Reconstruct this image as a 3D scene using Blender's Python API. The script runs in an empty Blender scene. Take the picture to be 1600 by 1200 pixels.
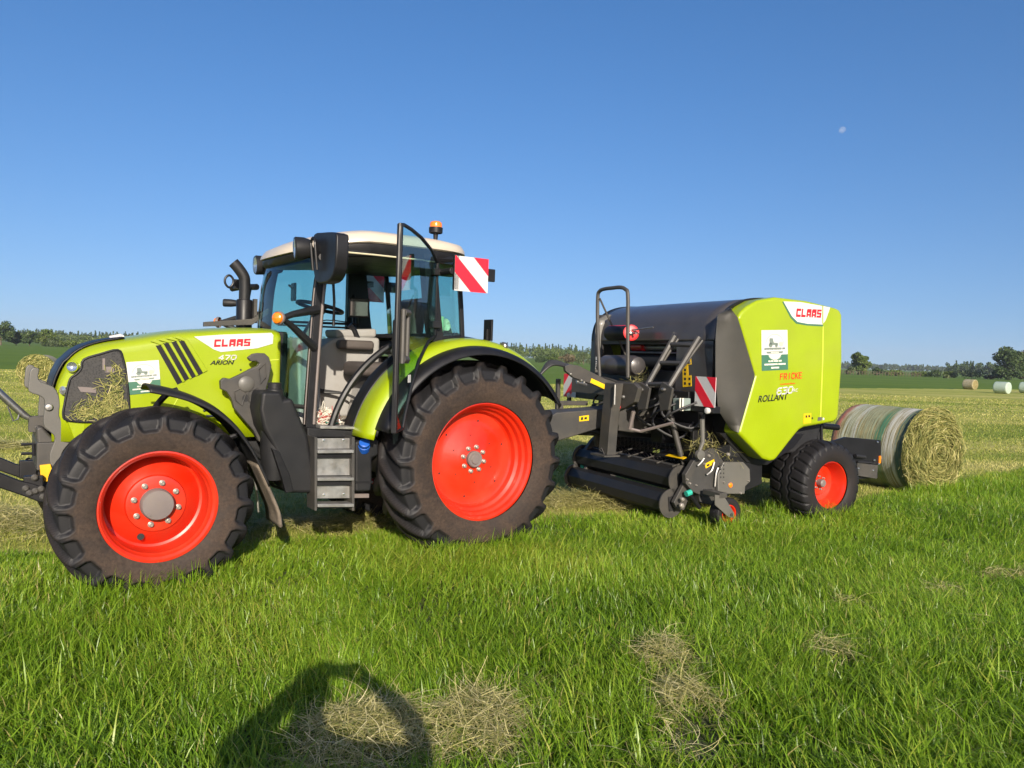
import bpy, bmesh, math, random
import numpy as np
from mathutils import Vector, Matrix
random.seed(7)
rng = np.random.default_rng(11)
sc = bpy.context.scene
col = sc.collection
R = math.radians

# ------------------------------------------------------------------ camera
CAM_H, FPX = 1.70, 1202.0
ROLL = math.atan(0.034)
PITCH = math.atan(43.0 / FPX * math.cos(ROLL))
cr, sr, cp, sp = math.cos(ROLL), math.sin(ROLL), math.cos(PITCH), math.sin(PITCH)
Rv, Uv, Fv = Vector((1, 0, 0)), Vector((0, sp, cp)), Vector((0, cp, -sp))
cx_, cy_ = Rv * cr + Uv * sr, Uv * cr - Rv * sr
cam_d = bpy.data.cameras.new('camera')
cam_d.sensor_width = 36.0
cam_d.lens = 36.0 * FPX / 1600.0
cam_d.clip_start, cam_d.clip_end = 0.05, 12000
cam = bpy.data.objects.new('camera', cam_d)
mw = Matrix.Identity(4)
for i in range(3):
    mw[i][0], mw[i][1], mw[i][2] = cx_[i], cy_[i], -Fv[i]
mw[2][3] = CAM_H
cam.matrix_world = mw
col.objects.link(cam)
sc.camera = cam

# ------------------------------------------------------------------ sky and sun
SUN_EL, SUN_AZ = R(22.2), R(168.0)         # azimuth clockwise from +Y
w = bpy.data.worlds.new('World')
sc.world = w
w.use_nodes = True
nt = w.node_tree
bg = nt.nodes['Background']
sky = nt.nodes.new('ShaderNodeTexSky')
sky.sky_type = 'NISHITA'
sky.sun_disc = False
sky.sun_elevation = SUN_EL
sky.sun_rotation = SUN_AZ
sky.air_density, sky.dust_density, sky.ozone_density = 1.0, 1.9, 2.2
sky.altitude = 0
gc = nt.nodes.new('ShaderNodeTexCoord')              # lift the look-up a little: a clear evening keeps a blue, not yellow, horizon
sx = nt.nodes.new('ShaderNodeSeparateXYZ'); nt.links.new(gc.outputs['Generated'], sx.inputs[0])
mr = nt.nodes.new('ShaderNodeMapRange'); nt.links.new(sx.outputs['Z'], mr.inputs[0])
for k, v in enumerate((0.0, 1.0, 0.10, 1.0)): mr.inputs[k + 1].default_value = v
cb = nt.nodes.new('ShaderNodeCombineXYZ')
for k, q in enumerate((sx.outputs['X'], sx.outputs['Y'], mr.outputs[0])): nt.links.new(q, cb.inputs[k])
vn = nt.nodes.new('ShaderNodeVectorMath'); vn.operation = 'NORMALIZE'
nt.links.new(cb.outputs[0], vn.inputs[0]); nt.links.new(vn.outputs[0], sky.inputs['Vector'])
hs = nt.nodes.new('ShaderNodeHueSaturation'); hs.inputs['Saturation'].default_value = 1.30; hs.inputs['Value'].default_value = 1.0
nt.links.new(sky.outputs[0], hs.inputs['Color']); tm = nt.nodes.new('ShaderNodeMix'); tm.data_type = 'RGBA'; tm.blend_type = 'MULTIPLY'; tm.inputs[0].default_value = 1.0; tm.inputs[7].default_value = (0.985, 0.945, 1.06, 1)
nt.links.new(hs.outputs[0], tm.inputs[6]); nt.links.new(tm.outputs[2], bg.inputs[0])
bg.inputs[1].default_value = 0.084
sd = bpy.data.lights.new('sun', 'SUN')
sd.energy = 4.3
sd.angle = R(0.5)
sd.color = (1.0, 0.90, 0.76)
sun = bpy.data.objects.new('sun', sd)
col.objects.link(sun)
SUN_DIR = Vector((math.sin(SUN_AZ) * math.cos(SUN_EL), math.cos(SUN_AZ) * math.cos(SUN_EL), math.sin(SUN_EL)))
sun.rotation_euler = SUN_DIR.to_track_quat('Z', 'Y').to_euler()
sun.location = SUN_DIR * 50
sc.view_settings.view_transform = 'Standard'
sc.view_settings.look = 'None'
sc.view_settings.exposure = 0.80
sc.view_settings.gamma = 1.0
sc.render.engine = 'CYCLES'
sc.cycles.max_bounces = 8
sc.cycles.transparent_max_bounces = 24
sc.cycles.caustics_reflective = False
sc.cycles.caustics_refractive = False

# ------------------------------------------------------------------ survey helpers
def ray(u, v):
    x, y = (u - 800) / FPX, -(v - 600) / FPX
    return cx_ * x + cy_ * y + Fv
CAM_P = Vector((0, 0, CAM_H))
class Frame:
    """a vehicle's own axes: X forward, Y to its left side, Z up"""
    def __init__(s, o, th):
        s.o = Vector((o[0], o[1], 0)); s.th = th
        s.F = Vector((-math.cos(th), -math.sin(th), 0)); s.L = Vector((math.sin(th), -math.cos(th), 0))
        s.rz = th + math.pi
    def un(s, u, v, y):
        d = ray(u, v); C = CAM_P - s.o
        p = C + d * ((y - C.dot(s.L)) / d.dot(s.L))
        return (p.dot(s.F), p.z)
    def unx(s, u, v, x):
        d = ray(u, v); C = CAM_P - s.o
        p = C + d * ((x - C.dot(s.F)) / d.dot(s.F))
        return (p.dot(s.L), p.z)
    def pts(s, l, y): return [s.un(a, b, y) for a, b in l]
    def ptx(s, l, x): return [s.unx(a, b, x) for a, b in l]
    def w(s, x, y, z): return s.o + s.F * x + s.L * y + Vector((0, 0, z))
TF = Frame((-0.9793, 7.4120), R(34.438))
BF = Frame((2.9837, 9.5095), R(28.0))

# ------------------------------------------------------------------ materials
def new_mat(name):
    m = bpy.data.materials.new(name); m.use_nodes = True
    n = m.node_tree
    return m, n, n.nodes['Principled BSDF']
def noise(n, scale, detail=4, rough=0.55, vec=None, dist=0.0):
    t = n.nodes.new('ShaderNodeTexNoise')
    t.inputs['Scale'].default_value = scale; t.inputs['Detail'].default_value = detail
    t.inputs['Roughness'].default_value = rough; t.inputs['Distortion'].default_value = dist
    if vec is not None: n.links.new(vec, t.inputs['Vector'])
    return t
def ramp(n, fac, stops):
    r = n.nodes.new('ShaderNodeValToRGB'); e = r.color_ramp.elements
    while len(e) < len(stops): e.new(0.5)
    for k, (p, c) in enumerate(stops):
        e[k].position = p; e[k].color = (*c, 1) if len(c) == 3 else c
    n.links.new(fac, r.inputs[0]); return r
def mixc(n, fac, a, b):
    x = n.nodes.new('ShaderNodeMix'); x.data_type = 'RGBA'
    for s, v in ((0, fac), (6, a), (7, b)):
        if hasattr(v, 'is_linked'): n.links.new(v, x.inputs[s])
        elif s == 0: x.inputs[0].default_value = v
        else: x.inputs[s].default_value = (*v, 1)
    return x.outputs[2]
def M(name, c, rough=0.5, metal=0.0, coat=0.0, var=0.12, dust=None, dust_amt=0.35, scale=6.0, bump=0.0, bscale=60.0, spec=0.5):
    m, n, b = new_mat(name)
    tc = n.nodes.new('ShaderNodeTexCoord')
    t = noise(n, scale, 6, 0.6, tc.outputs['Object'])
    r = ramp(n, t.outputs[0], [(0.3, tuple(x * (1 - var) for x in c)), (0.7, tuple(min(1, x * (1 + var)) for x in c))])
    out = r.outputs[0]
    if dust:
        t2 = noise(n, scale * 0.6, 8, 0.68, tc.outputs['Object'], 0.4)
        rr = ramp(n, t2.outputs[0], [(0.42, (0, 0, 0)), (0.72, (dust_amt,) * 3)])
        out = mixc(n, rr.outputs[0], out, dust)
    n.links.new(out, b.inputs['Base Color'])
    rr2 = ramp(n, t.outputs[0], [(0.25, (max(0, rough - 0.07),) * 3), (0.75, (min(1, rough + 0.1),) * 3)])
    n.links.new(rr2.outputs[0], b.inputs['Roughness'])
    b.inputs['Metallic'].default_value = metal
    b.inputs['Coat Weight'].default_value = coat
    b.inputs['Coat Roughness'].default_value = 0.06
    b.inputs['Specular IOR Level'].default_value = spec
    if bump:
        t3 = noise(n, bscale, 3, 0.6, tc.outputs['Object'])
        bp = n.nodes.new('ShaderNodeBump'); bp.inputs['Strength'].default_value = bump; bp.inputs['Distance'].default_value = 0.01
        n.links.new(t3.outputs[0], bp.inputs['Height']); n.links.new(bp.outputs[0], b.inputs['Normal'])
    return m
DUST = (0.20, 0.165, 0.11)
mt = {}
mt['green'] = M('green_paint', (0.262, 0.345, 0.0006), 0.34, coat=0.35, var=0.06, dust=(0.26, 0.27, 0.035), dust_amt=0.30, scale=2.6, bump=0.06, bscale=3.5)
mt['red'] = M('red_wheel_paint', (0.54, 0.018, 0.003), 0.36, coat=0.35, var=0.06, dust=(0.36, 0.075, 0.035), dust_amt=0.30, scale=4)
mt['grey'] = M('dark_grey_paint', (0.040, 0.0385, 0.036), 0.52, coat=0.0, var=0.1, dust=DUST, dust_amt=0.16)
mt['greyl'] = M('mid_grey_panel', (0.095, 0.092, 0.082), 0.48, coat=0.05, var=0.06, dust=DUST, dust_amt=0.12)
mt['blackp'] = M('black_plastic', (0.012, 0.0125, 0.014), 0.50, var=0.15, dust=DUST, dust_amt=0.025, spec=0.30, bump=0.12, bscale=220)
mt['black'] = M('black_paint', (0.008, 0.008, 0.0095), 0.42, var=0.15, dust=DUST, dust_amt=0.015, spec=0.35)
mt['hoodblk'] = M('black_gloss_cover', (0.044, 0.041, 0.042), 0.34, coat=0.3, var=0.08, dust=DUST, dust_amt=0.10, scale=3)
mt['dark'] = M('dark_machinery', (0.010, 0.010, 0.011), 0.6, var=0.3)
mt['white'] = M('white_paint', (0.56, 0.55, 0.53), 0.4, var=0.02)
mt['cream'] = M('cream_roof', (0.50, 0.44, 0.35), 0.4, coat=0.2, var=0.03, dust=(0.5, 0.42, 0.30), dust_amt=0.3, scale=3)
mt['redlet'] = M('red_lettering', (0.70, 0.012, 0.02), 0.4, var=0.02)
mt['orlet'] = M('orange_red_lettering', (0.72, 0.07, 0.012), 0.4, var=0.02)
mt['blklet'] = M('black_lettering', (0.012, 0.013, 0.012), 0.4, var=0.02)
mt['stgreen'] = M('sticker_green', (0.045, 0.14, 0.085), 0.5, var=0.06)
mt['stpale'] = M('sticker_pale', (0.55, 0.50, 0.34), 0.5, var=0.1)
mt['stdark'] = M('sticker_dark', (0.16, 0.20, 0.17), 0.5, var=0.2)
mt['stcream'] = M('sticker_cream', (0.72, 0.68, 0.58), 0.5, var=0.05)
mt['yellow'] = M('yellow_label', (0.68, 0.43, 0.004), 0.45, var=0.04)
mt['yellowp'] = M('yellow_plate', (0.72, 0.40, 0.006), 0.45, var=0.08)
mt['steel'] = M('bare_steel', (0.36, 0.35, 0.33), 0.35, metal=0.9, var=0.15)
mt['alu'] = M('step_aluminium', (0.32, 0.32, 0.31), 0.46, metal=0.7, var=0.2, dust=DUST, dust_amt=0.45, scale=14)
mt['hub'] = M('hub_grey', (0.15, 0.125, 0.12), 0.5, var=0.08, dust=DUST, dust_amt=0.3)
mt['bolt'] = M('bolt_grey', (0.34, 0.31, 0.27), 0.45, metal=0.5, var=0.15)
mt['blue'] = M('blue_cap', (0.012, 0.09, 0.42), 0.4, var=0.08)
mt['interior'] = M('interior_grey', (0.29, 0.283, 0.270), 0.6, var=0.06, dust=DUST, dust_amt=0.25, bump=0.05, bscale=150)
mt['intdark'] = M('interior_charcoal', (0.075, 0.062, 0.055), 0.65, var=0.15)
mt['floorm'] = M('cab_floor', (0.23, 0.20, 0.16), 0.8, var=0.2, dust=(0.30, 0.24, 0.15), dust_amt=0.7, scale=18)
mt['mud'] = M('muddy_rubber', (0.13, 0.105, 0.08), 0.85, var=0.3, dust=(0.21, 0.17, 0.12), dust_amt=0.8, scale=9, bump=0.5, bscale=40)
mt['rust'] = M('black_rubber', (0.02, 0.02, 0.021), 0.55, var=0.2)
mt['orange'] = M('orange_lens', (0.85, 0.20, 0.01), 0.15, coat=0.8, var=0.05)
mt['chrome'] = M('lamp_reflector', (0.75, 0.76, 0.78), 0.12, metal=0.9, var=0.1)
mt['screen'] = M('screen_glass', (0.03, 0.04, 0.05), 0.08, coat=1.0, var=0.05)
mt['teal'] = M('teal_plastic', (0.03, 0.36, 0.27), 0.4, var=0.05)
mt['wred'] = M('reflective_red', (0.62, 0.012, 0.03), 0.45, var=0.05, scale=40)
mt['wwhite'] = M('reflective_white', (0.52, 0.52, 0.51), 0.45, var=0.05, scale=40)
mt['netred'] = M('red_plastic', (0.5, 0.012, 0.015), 0.35, coat=0.3, var=0.1)
mt['bark'] = M('bark', (0.10, 0.075, 0.05), 0.9, var=0.3)
mt['seam'] = M('pale_seam', (0.46, 0.55, 0.05), 0.5, var=0.02)
mt['soil'] = M('soil', (0.12, 0.09, 0.055), 0.95, var=0.3)

def glass_mat(name, tint, gloss=0.10):
    m = bpy.data.materials.new(name); m.use_nodes = True; n = m.node_tree
    n.nodes.remove(n.nodes['Principled BSDF']); out = n.nodes['Material Output']
    tr = n.nodes.new('ShaderNodeBsdfTransparent'); tr.inputs[0].default_value = (*tint, 1)
    gl = n.nodes.new('ShaderNodeBsdfGlossy'); gl.inputs['Roughness'].default_value = 0.02
    fr = n.nodes.new('ShaderNodeFresnel'); fr.inputs[0].default_value = 1.75
    mx = n.nodes.new('ShaderNodeMixShader')
    ge = n.nodes.new('ShaderNodeNewGeometry')            # only the outer side of a pane mirrors
    ma = n.nodes.new('ShaderNodeMath'); ma.operation = 'MULTIPLY_ADD'; ma.inputs[1].default_value = -1; ma.inputs[2].default_value = 1
    mb_ = n.nodes.new('ShaderNodeMath'); mb_.operation = 'MULTIPLY'
    n.links.new(ge.outputs['Backfacing'], ma.inputs[0]); n.links.new(ma.outputs[0], mb_.inputs[0]); n.links.new(fr.outputs[0], mb_.inputs[1])
    n.links.new(mb_.outputs[0], mx.inputs[0]); n.links.new(tr.outputs[0], mx.inputs[1]); n.links.new(gl.outputs[0], mx.inputs[2])
    n.links.new(mx.outputs[0], out.inputs[0])
    return m
mt['glass'] = glass_mat('tinted_glass', (0.75, 0.90, 0.87))
mt['clear'] = glass_mat('clear_lens', (0.95, 0.96, 0.97))

def mesh_grille_mat():
    m, n, b = new_mat('grille_mesh')
    tc = n.nodes.new('ShaderNodeTexCoord')
    v = n.nodes.new('ShaderNodeTexVoronoi'); v.inputs['Scale'].default_value = 90
    n.links.new(tc.outputs['Object'], v.inputs['Vector'])
    t = noise(n, 7, 5, 0.6, tc.outputs['Object'])
    r = ramp(n, v.outputs['Distance'], [(0.25, (0.006, 0.006, 0.006)), (0.55, (0.030, 0.029, 0.028))])
    d = ramp(n, t.outputs[0], [(0.45, (0, 0, 0)), (0.75, (0.5, 0.5, 0.5))])
    n.links.new(mixc(n, d.outputs[0], r.outputs[0], (0.05, 0.045, 0.035)), b.inputs['Base Color'])
    b.inputs['Roughness'].default_value = 0.5
    return m
mt['mesh'] = mesh_grille_mat()

def tyre_mat():
    m, n, b = new_mat('tyre_rubber')
    tc = n.nodes.new('ShaderNodeTexCoord')
    a = n.nodes.new('ShaderNodeAttribute'); a.attribute_name = 'dust'
    t = noise(n, 5, 9, 0.66, tc.outputs['Object'], 0.8)
    mu = n.nodes.new('ShaderNodeMath'); mu.operation = 'MULTIPLY'
    r0 = ramp(n, t.outputs[0], [(0.30, (0.35,) * 3), (0.68, (1.0,) * 3)])
    n.links.new(a.outputs['Fac'], mu.inputs[0]); n.links.new(r0.outputs[0], mu.inputs[1])
    t2 = noise(n, 45, 5, 0.7, tc.outputs['Object'])
    dc = ramp(n, t2.outputs[0], [(0.3, (0.032, 0.021, 0.0155)), (0.75, (0.078, 0.053, 0.038))])
    n.links.new(mixc(n, mu.outputs[0], (0.013, 0.013, 0.0145), dc.outputs[0]), b.inputs['Base Color'])
    rr = ramp(n, mu.outputs[0], [(0.0, (0.52,) * 3), (0.8, (0.75,) * 3)])
    n.links.new(rr.outputs[0], b.inputs['Roughness']); b.inputs['Specular IOR Level'].default_value = 0.22
    bp = n.nodes.new('ShaderNodeBump'); bp.inputs['Strength'].default_value = 0.15; bp.inputs['Distance'].default_value = 0.004
    n.links.new(t2.outputs[0], bp.inputs['Height']); n.links.new(bp.outputs[0], b.inputs['Normal'])
    return m
mt['tyre'] = tyre_mat()

# ------------------------------------------------------------------ scene helpers
def tag(o, label=None, cat=None, group=None, kind=None):
    if label: o['label'] = label
    if cat: o['category'] = cat
    if group: o['group'] = group
    if kind: o['kind'] = kind
    return o
def empty(name, loc=(0, 0, 0), rz=0.0, parent=None):
    o = bpy.data.objects.new(name, None); col.objects.link(o)
    o.location = loc; o.rotation_euler = (0, 0, rz); o.empty_display_size = 0.2
    if parent: o.parent = parent
    return o
def link_mesh(name, me, mat, parent=None):
    o = bpy.data.objects.new(name, me); col.objects.link(o)
    if mat is not None: me.materials.append(mt[mat] if isinstance(mat, str) else mat)
    if parent: o.parent = parent
    return o
def raw_mesh(name, V, F, smooth=None):
    """numpy verts (n,3) and one face array (m,k) or a list of such arrays"""
    me = bpy.data.meshes.new(name)
    Fs = F if isinstance(F, list) else [F]
    V = np.asarray(V, np.float32)
    me.vertices.add(len(V)); me.vertices.foreach_set('co', V.ravel())
    loops = np.concatenate([f.ravel() for f in Fs]).astype(np.int32)
    tot = np.concatenate([np.full(len(f), f.shape[1]) for f in Fs]).astype(np.int32)
    start = np.concatenate([[0], np.cumsum(tot)[:-1]]).astype(np.int32)
    me.loops.add(len(loops)); me.loops.foreach_set('vertex_index', loops)
    me.polygons.add(len(tot)); me.polygons.foreach_set('loop_start', start)
    me.update(calc_edges=True); me.validate()
    if smooth: me.shade_smooth()
    return me

class MB:
    def __init__(s): s.v = []; s.f = []
    def add(s, V, F):
        k = len(s.v); s.v += [tuple(p) for p in V]; s.f += [tuple(i + k for i in q) for q in F]; return s
    def box(s, c, d, rot=None):
        V = []
        for sx in (-.5, .5):
            for sy in (-.5, .5):
                for sz in (-.5, .5):
                    p = Vector((sx * d[0], sy * d[1], sz * d[2]))
                    if rot is not None: p = rot @ p
                    V.append(p + Vector(c))
        return s.add(V, [(0, 1, 3, 2), (4, 6, 7, 5), (0, 4, 5, 1), (2, 3, 7, 6), (0, 2, 6, 4), (1, 5, 7, 3)])
    def prism(s, base, top):
        n = len(base)
        return s.add(list(base) + list(top), [tuple(range(n - 1, -1, -1)), tuple(range(n, 2 * n))] + [(i, (i + 1) % n, n + (i + 1) % n, n + i) for i in range(n)])
    def pxz(s, p, y0, y1): return s.prism([(a, y0, b) for a, b in p], [(a, y1, b) for a, b in p])
    def pyz(s, p, x0, x1): return s.prism([(x0, a, b) for a, b in p], [(x1, a, b) for a, b in p])
    def pxy(s, p, z0, z1): return s.prism([(a, b, z0) for a, b in p], [(a, b, z1) for a, b in p])
    def tube(s, P, r, n=10, closed=False, cap=True):
        P = [Vector(p) for p in P]; m = len(P)
        rs = r if isinstance(r, (list, tuple)) else [r] * m
        T = []
        for i in range(m):
            a = P[(i - 1) % m] if (closed or i) else P[0]
            b = P[(i + 1) % m] if (closed or i < m - 1) else P[-1]
            T.append((b - a).normalized())
        up = Vector((0, 0, 1)) if abs(T[0].z) < 0.9 else Vector((1, 0, 0))
        u = T[0].cross(up).normalized()
        V = []
        for i in range(m):
            u = (u - T[i] * u.dot(T[i])).normalized(); v = T[i].cross(u)
            for k in range(n):
                a = 2 * math.pi * k / n
                V.append(P[i] + u * (rs[i] * math.cos(a)) + v * (rs[i] * math.sin(a)))
        Fc = []
        for i in range(m if closed else m - 1):
            j = (i + 1) % m
            for k in range(n):
                l = (k + 1) % n
                Fc.append((i * n + k, i * n + l, j * n + l, j * n + k))
        if cap and not closed:
            Fc += [tuple(range(n - 1, -1, -1)), tuple((m - 1) * n + k for k in range(n))]
        return s.add(V, Fc)
    def lathe(s, prof, c=(0, 0, 0), axis=(0, 1, 0), n=48):
        """prof: (radius, height along axis)"""
        A = Vector(axis).normalized(); up = Vector((0, 0, 1)) if abs(A.z) < 0.9 else Vector((1, 0, 0))
        u = A.cross(up).normalized(); v = A.cross(u); c = Vector(c); V = []; Fc = []
        for r, h in prof:
            for k in range(n):
                a = 2 * math.pi * k / n
                V.append(c + A * h + (u * math.cos(a) + v * math.sin(a)) * max(r, 1e-4))
        for i in range(len(prof) - 1):
            for k in range(n):
                l = (k + 1) % n
                Fc.append((i * n + k, i * n + l, (i + 1) * n + l, (i + 1) * n + k))
        return s.add(V, Fc)
    def sheet(s, rows):
        m, n = len(rows), len(rows[0])
        return s.add([p for r in rows for p in r], [(i * n + k, i * n + k + 1, (i + 1) * n + k + 1, (i + 1) * n + k) for i in range(m - 1) for k in range(n - 1)])
    def build_each(s, name, mat, parent=None, **k):
        """one object per separate piece"""
        lab = list(range(len(s.v)))
        def find(i):
            while lab[i] != i: lab[i] = lab[lab[i]]; i = lab[i]
            return i
        for f in s.f:
            for i in f[1:]: lab[find(i)] = find(f[0])
        grp = {}
        for f in s.f: grp.setdefault(find(f[0]), []).append(f)
        out = []
        for fs in grp.values():
            ids = sorted({i for f in fs for i in f}); mp = {i: j for j, i in enumerate(ids)}
            m = MB(); m.v = [s.v[i] for i in ids]; m.f = [tuple(mp[i] for i in f) for f in fs]
            out.append(m.build(name, mat, parent, **k))
        return out
    def build(s, name, mat, parent=None, bevel=0.0, seg=2, solid=0.0, angle=35, sub=0, off=0.0):
        me = bpy.data.meshes.new(name); me.from_pydata([tuple(p) for p in s.v], [], s.f); me.update()
        bm = bmesh.new(); bm.from_mesh(me); bmesh.ops.recalc_face_normals(bm, faces=bm.faces); bm.to_mesh(me); bm.free()
        me.shade_smooth(); me.set_sharp_from_angle(angle=R(angle))
        o = link_mesh(name, me, mat, parent)
        if solid:
            q = o.modifiers.new('solid', 'SOLIDIFY'); q.thickness = solid; q.offset = off
        if bevel:
            q = o.modifiers.new('bevel', 'BEVEL'); q.width = bevel; q.segments = seg; q.limit_method = 'ANGLE'; q.angle_limit = R(38); q.harden_normals = True
        if sub:
            q = o.modifiers.new('sub', 'SUBSURF'); q.levels = sub; q.render_levels = sub
        return o
def spline(P, k=8, closed=False):
    """Catmull-Rom through points"""
    P = [Vector(p) for p in P]; n = len(P); out = []
    for i in range(n if closed else n - 1):
        if closed: a, b, c, d = P[(i - 1) % n], P[i], P[(i + 1) % n], P[(i + 2) % n]
        else: a, b, c, d = P[max(i - 1, 0)], P[i], P[i + 1], P[min(i + 2, n - 1)]
        for j in range(k):
            t = j / k
            out.append(0.5 * ((2 * b) + (c - a) * t + (2 * a - 5 * b + 4 * c - d) * t * t + (3 * b - a - 3 * c + d) * t ** 3))
    if not closed: out.append(P[-1])
    return out
def sp2(P, k=6, closed=False): return [(p.x, p.y) for p in spline([(a, b, 0) for a, b in P], k, closed)]

def text(body, name, mat, parent, origin, ux, uy, height, width=None, shear=0.0, bold=0.0, thick=0.002):
    """lettering laid on a plane: origin is its lower left, ux the reading direction, uy up"""
    c = bpy.data.curves.new(name, 'FONT'); c.body = body; c.size = 1.0; c.shear = shear; c.offset = bold; c.extrude = 0.0; c.resolution_u = 4
    o = bpy.data.objects.new(name, c); col.objects.link(o)
    dg = bpy.context.evaluated_depsgraph_get()
    me = bpy.data.meshes.new_from_object(o.evaluated_get(dg)); bpy.data.objects.remove(o)
    n = len(me.vertices); co = np.zeros(n * 3, np.float32); me.vertices.foreach_get('co', co); co = co.reshape(-1, 3)
    lo, hi = co.min(0), co.max(0); q = (co[:, :2] - lo[:2]) / (hi[:2] - lo[:2])
    if width is None: width = height * (hi[0] - lo[0]) / (hi[1] - lo[1])
    ux, uy = Vector(ux).normalized(), Vector(uy).normalized(); nn = ux.cross(uy)
    P = np.array(origin) + np.outer(q[:, 0] * width, np.array(ux)) + np.outer(q[:, 1] * height, np.array(uy))
    me.vertices.foreach_set('co', P.astype(np.float32).ravel()); me.update(); me.name = name
    o = link_mesh(name, me, mat, parent)
    sol = o.modifiers.new('solid', 'SOLIDIFY'); sol.thickness = thick; sol.offset = 0
    return o
def copy_tree(o, parent=None):
    c = o.copy(); col.objects.link(c)
    if parent is not None: c.parent = parent
    for ch in list(o.children): copy_tree(ch, c)
    return c
BLOCK = {'C': [(0, 0, .30, 1), (.30, 0, 1, .28), (.30, .72, 1, 1)], 'L': [(0, 0, .30, 1), (.30, 0, .95, .28)],
         'A': [(0, 0, .30, .86), (.08, .86, 1, 1), (.66, 0, 1, .86), (.30, .56, .66, .86), (.30, .20, .66, .40)],
         'S': [(0, 0, 1, .24), (0, .38, 1, .62), (0, .76, 1, 1), (0, .62, .32, .76), (.68, .24, 1, .38)]}
def block_word(word, name, mat, parent, origin, ux, uy, h, w_, slant=0.12, thick=0.002):
    mb = MB(); ux, uy = Vector(ux).normalized(), Vector(uy).normalized(); nn = ux.cross(uy) * thick; o = Vector(origin)
    pitch = w_ / (len(word) - 1 + 0.86)
    for k, ch in enumerate(word):
        for a, b, c, d in BLOCK[ch]:
            q = []
            for X, Y in ((a, b), (c, b), (c, d), (a, d)):
                q.append(o + ux * (pitch * (k + X * 0.86) + slant * Y * h) + uy * (Y * h))
            mb.prism(q, [p + nn for p in q])
    return mb.build(name, mat, parent)

STROKE = {'F': [[(0, 0), (0, 1), (1, 1)], [(0, .52), (.8, .52)]], 'R': [[(0, 0), (0, 1), (.75, 1), (1, .85), (1, .6), (.75, .45), (0, .45)], [(.5, .45), (1, 0)]], 'I': [[(.5, 0), (.5, 1)]],
          'C': [[(1, .82), (.75, 1), (.25, 1), (0, .8), (0, .2), (.25, 0), (.75, 0), (1, .18)]], 'K': [[(0, 0), (0, 1)], [(1, 1), (0, .48)], [(.25, .6), (1, 0)]], 'E': [[(1, 0), (0, 0), (0, 1), (1, 1)], [(0, .52), (.85, .52)]],
          '6': [[(.95, 1), (.3, 1), (0, .75), (0, .2), (.2, 0), (.8, 0), (1, .2), (1, .4), (.8, .57), (0, .57)]], '3': [[(0, 1), (.8, 1), (1, .85), (1, .68), (.8, .53), (.3, .53)], [(.8, .53), (1, .38), (1, .17), (.8, 0), (0, 0)]],
          '0': [[(.2, 0), (.8, 0), (1, .2), (1, .8), (.8, 1), (.2, 1), (0, .8), (0, .2), (.2, 0)]], '4': [[(.75, 0), (.75, 1), (0, .32), (1, .32)]], '7': [[(0, 1), (1, 1), (.35, 0)]]}
def stroke_word(word, name, mat, parent, origin, ux, uy, h, w_, sw, slant=.2, gap=.32, thick=.002):
    """lettering drawn with strokes of one width on a plane"""
    mb = MB(); ux, uy = Vector(ux).normalized(), Vector(uy).normalized(); nn = ux.cross(uy) * thick; o = Vector(origin)
    n = len(word); cw = w_ / (n + (n - 1) * gap)
    for k, ch in enumerate(word):
        for pl in STROKE[ch]:
            P = [Vector((k * cw * (1 + gap) + a * cw + slant * b * h, b * h, 0)) for a, b in pl]
            for p, q in zip(P, P[1:]):
                d = (q - p).normalized(); e = Vector((-d.y, d.x, 0)) * sw / 2; p2, q2 = p - d * sw * .45, q + d * sw * .45
                c = [o + ux * v.x + uy * v.y for v in (p2 - e, q2 - e, q2 + e, p2 + e)]
                mb.prism(c, [v + nn for v in c])
    return mb.build(name, mat, parent)
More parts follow.
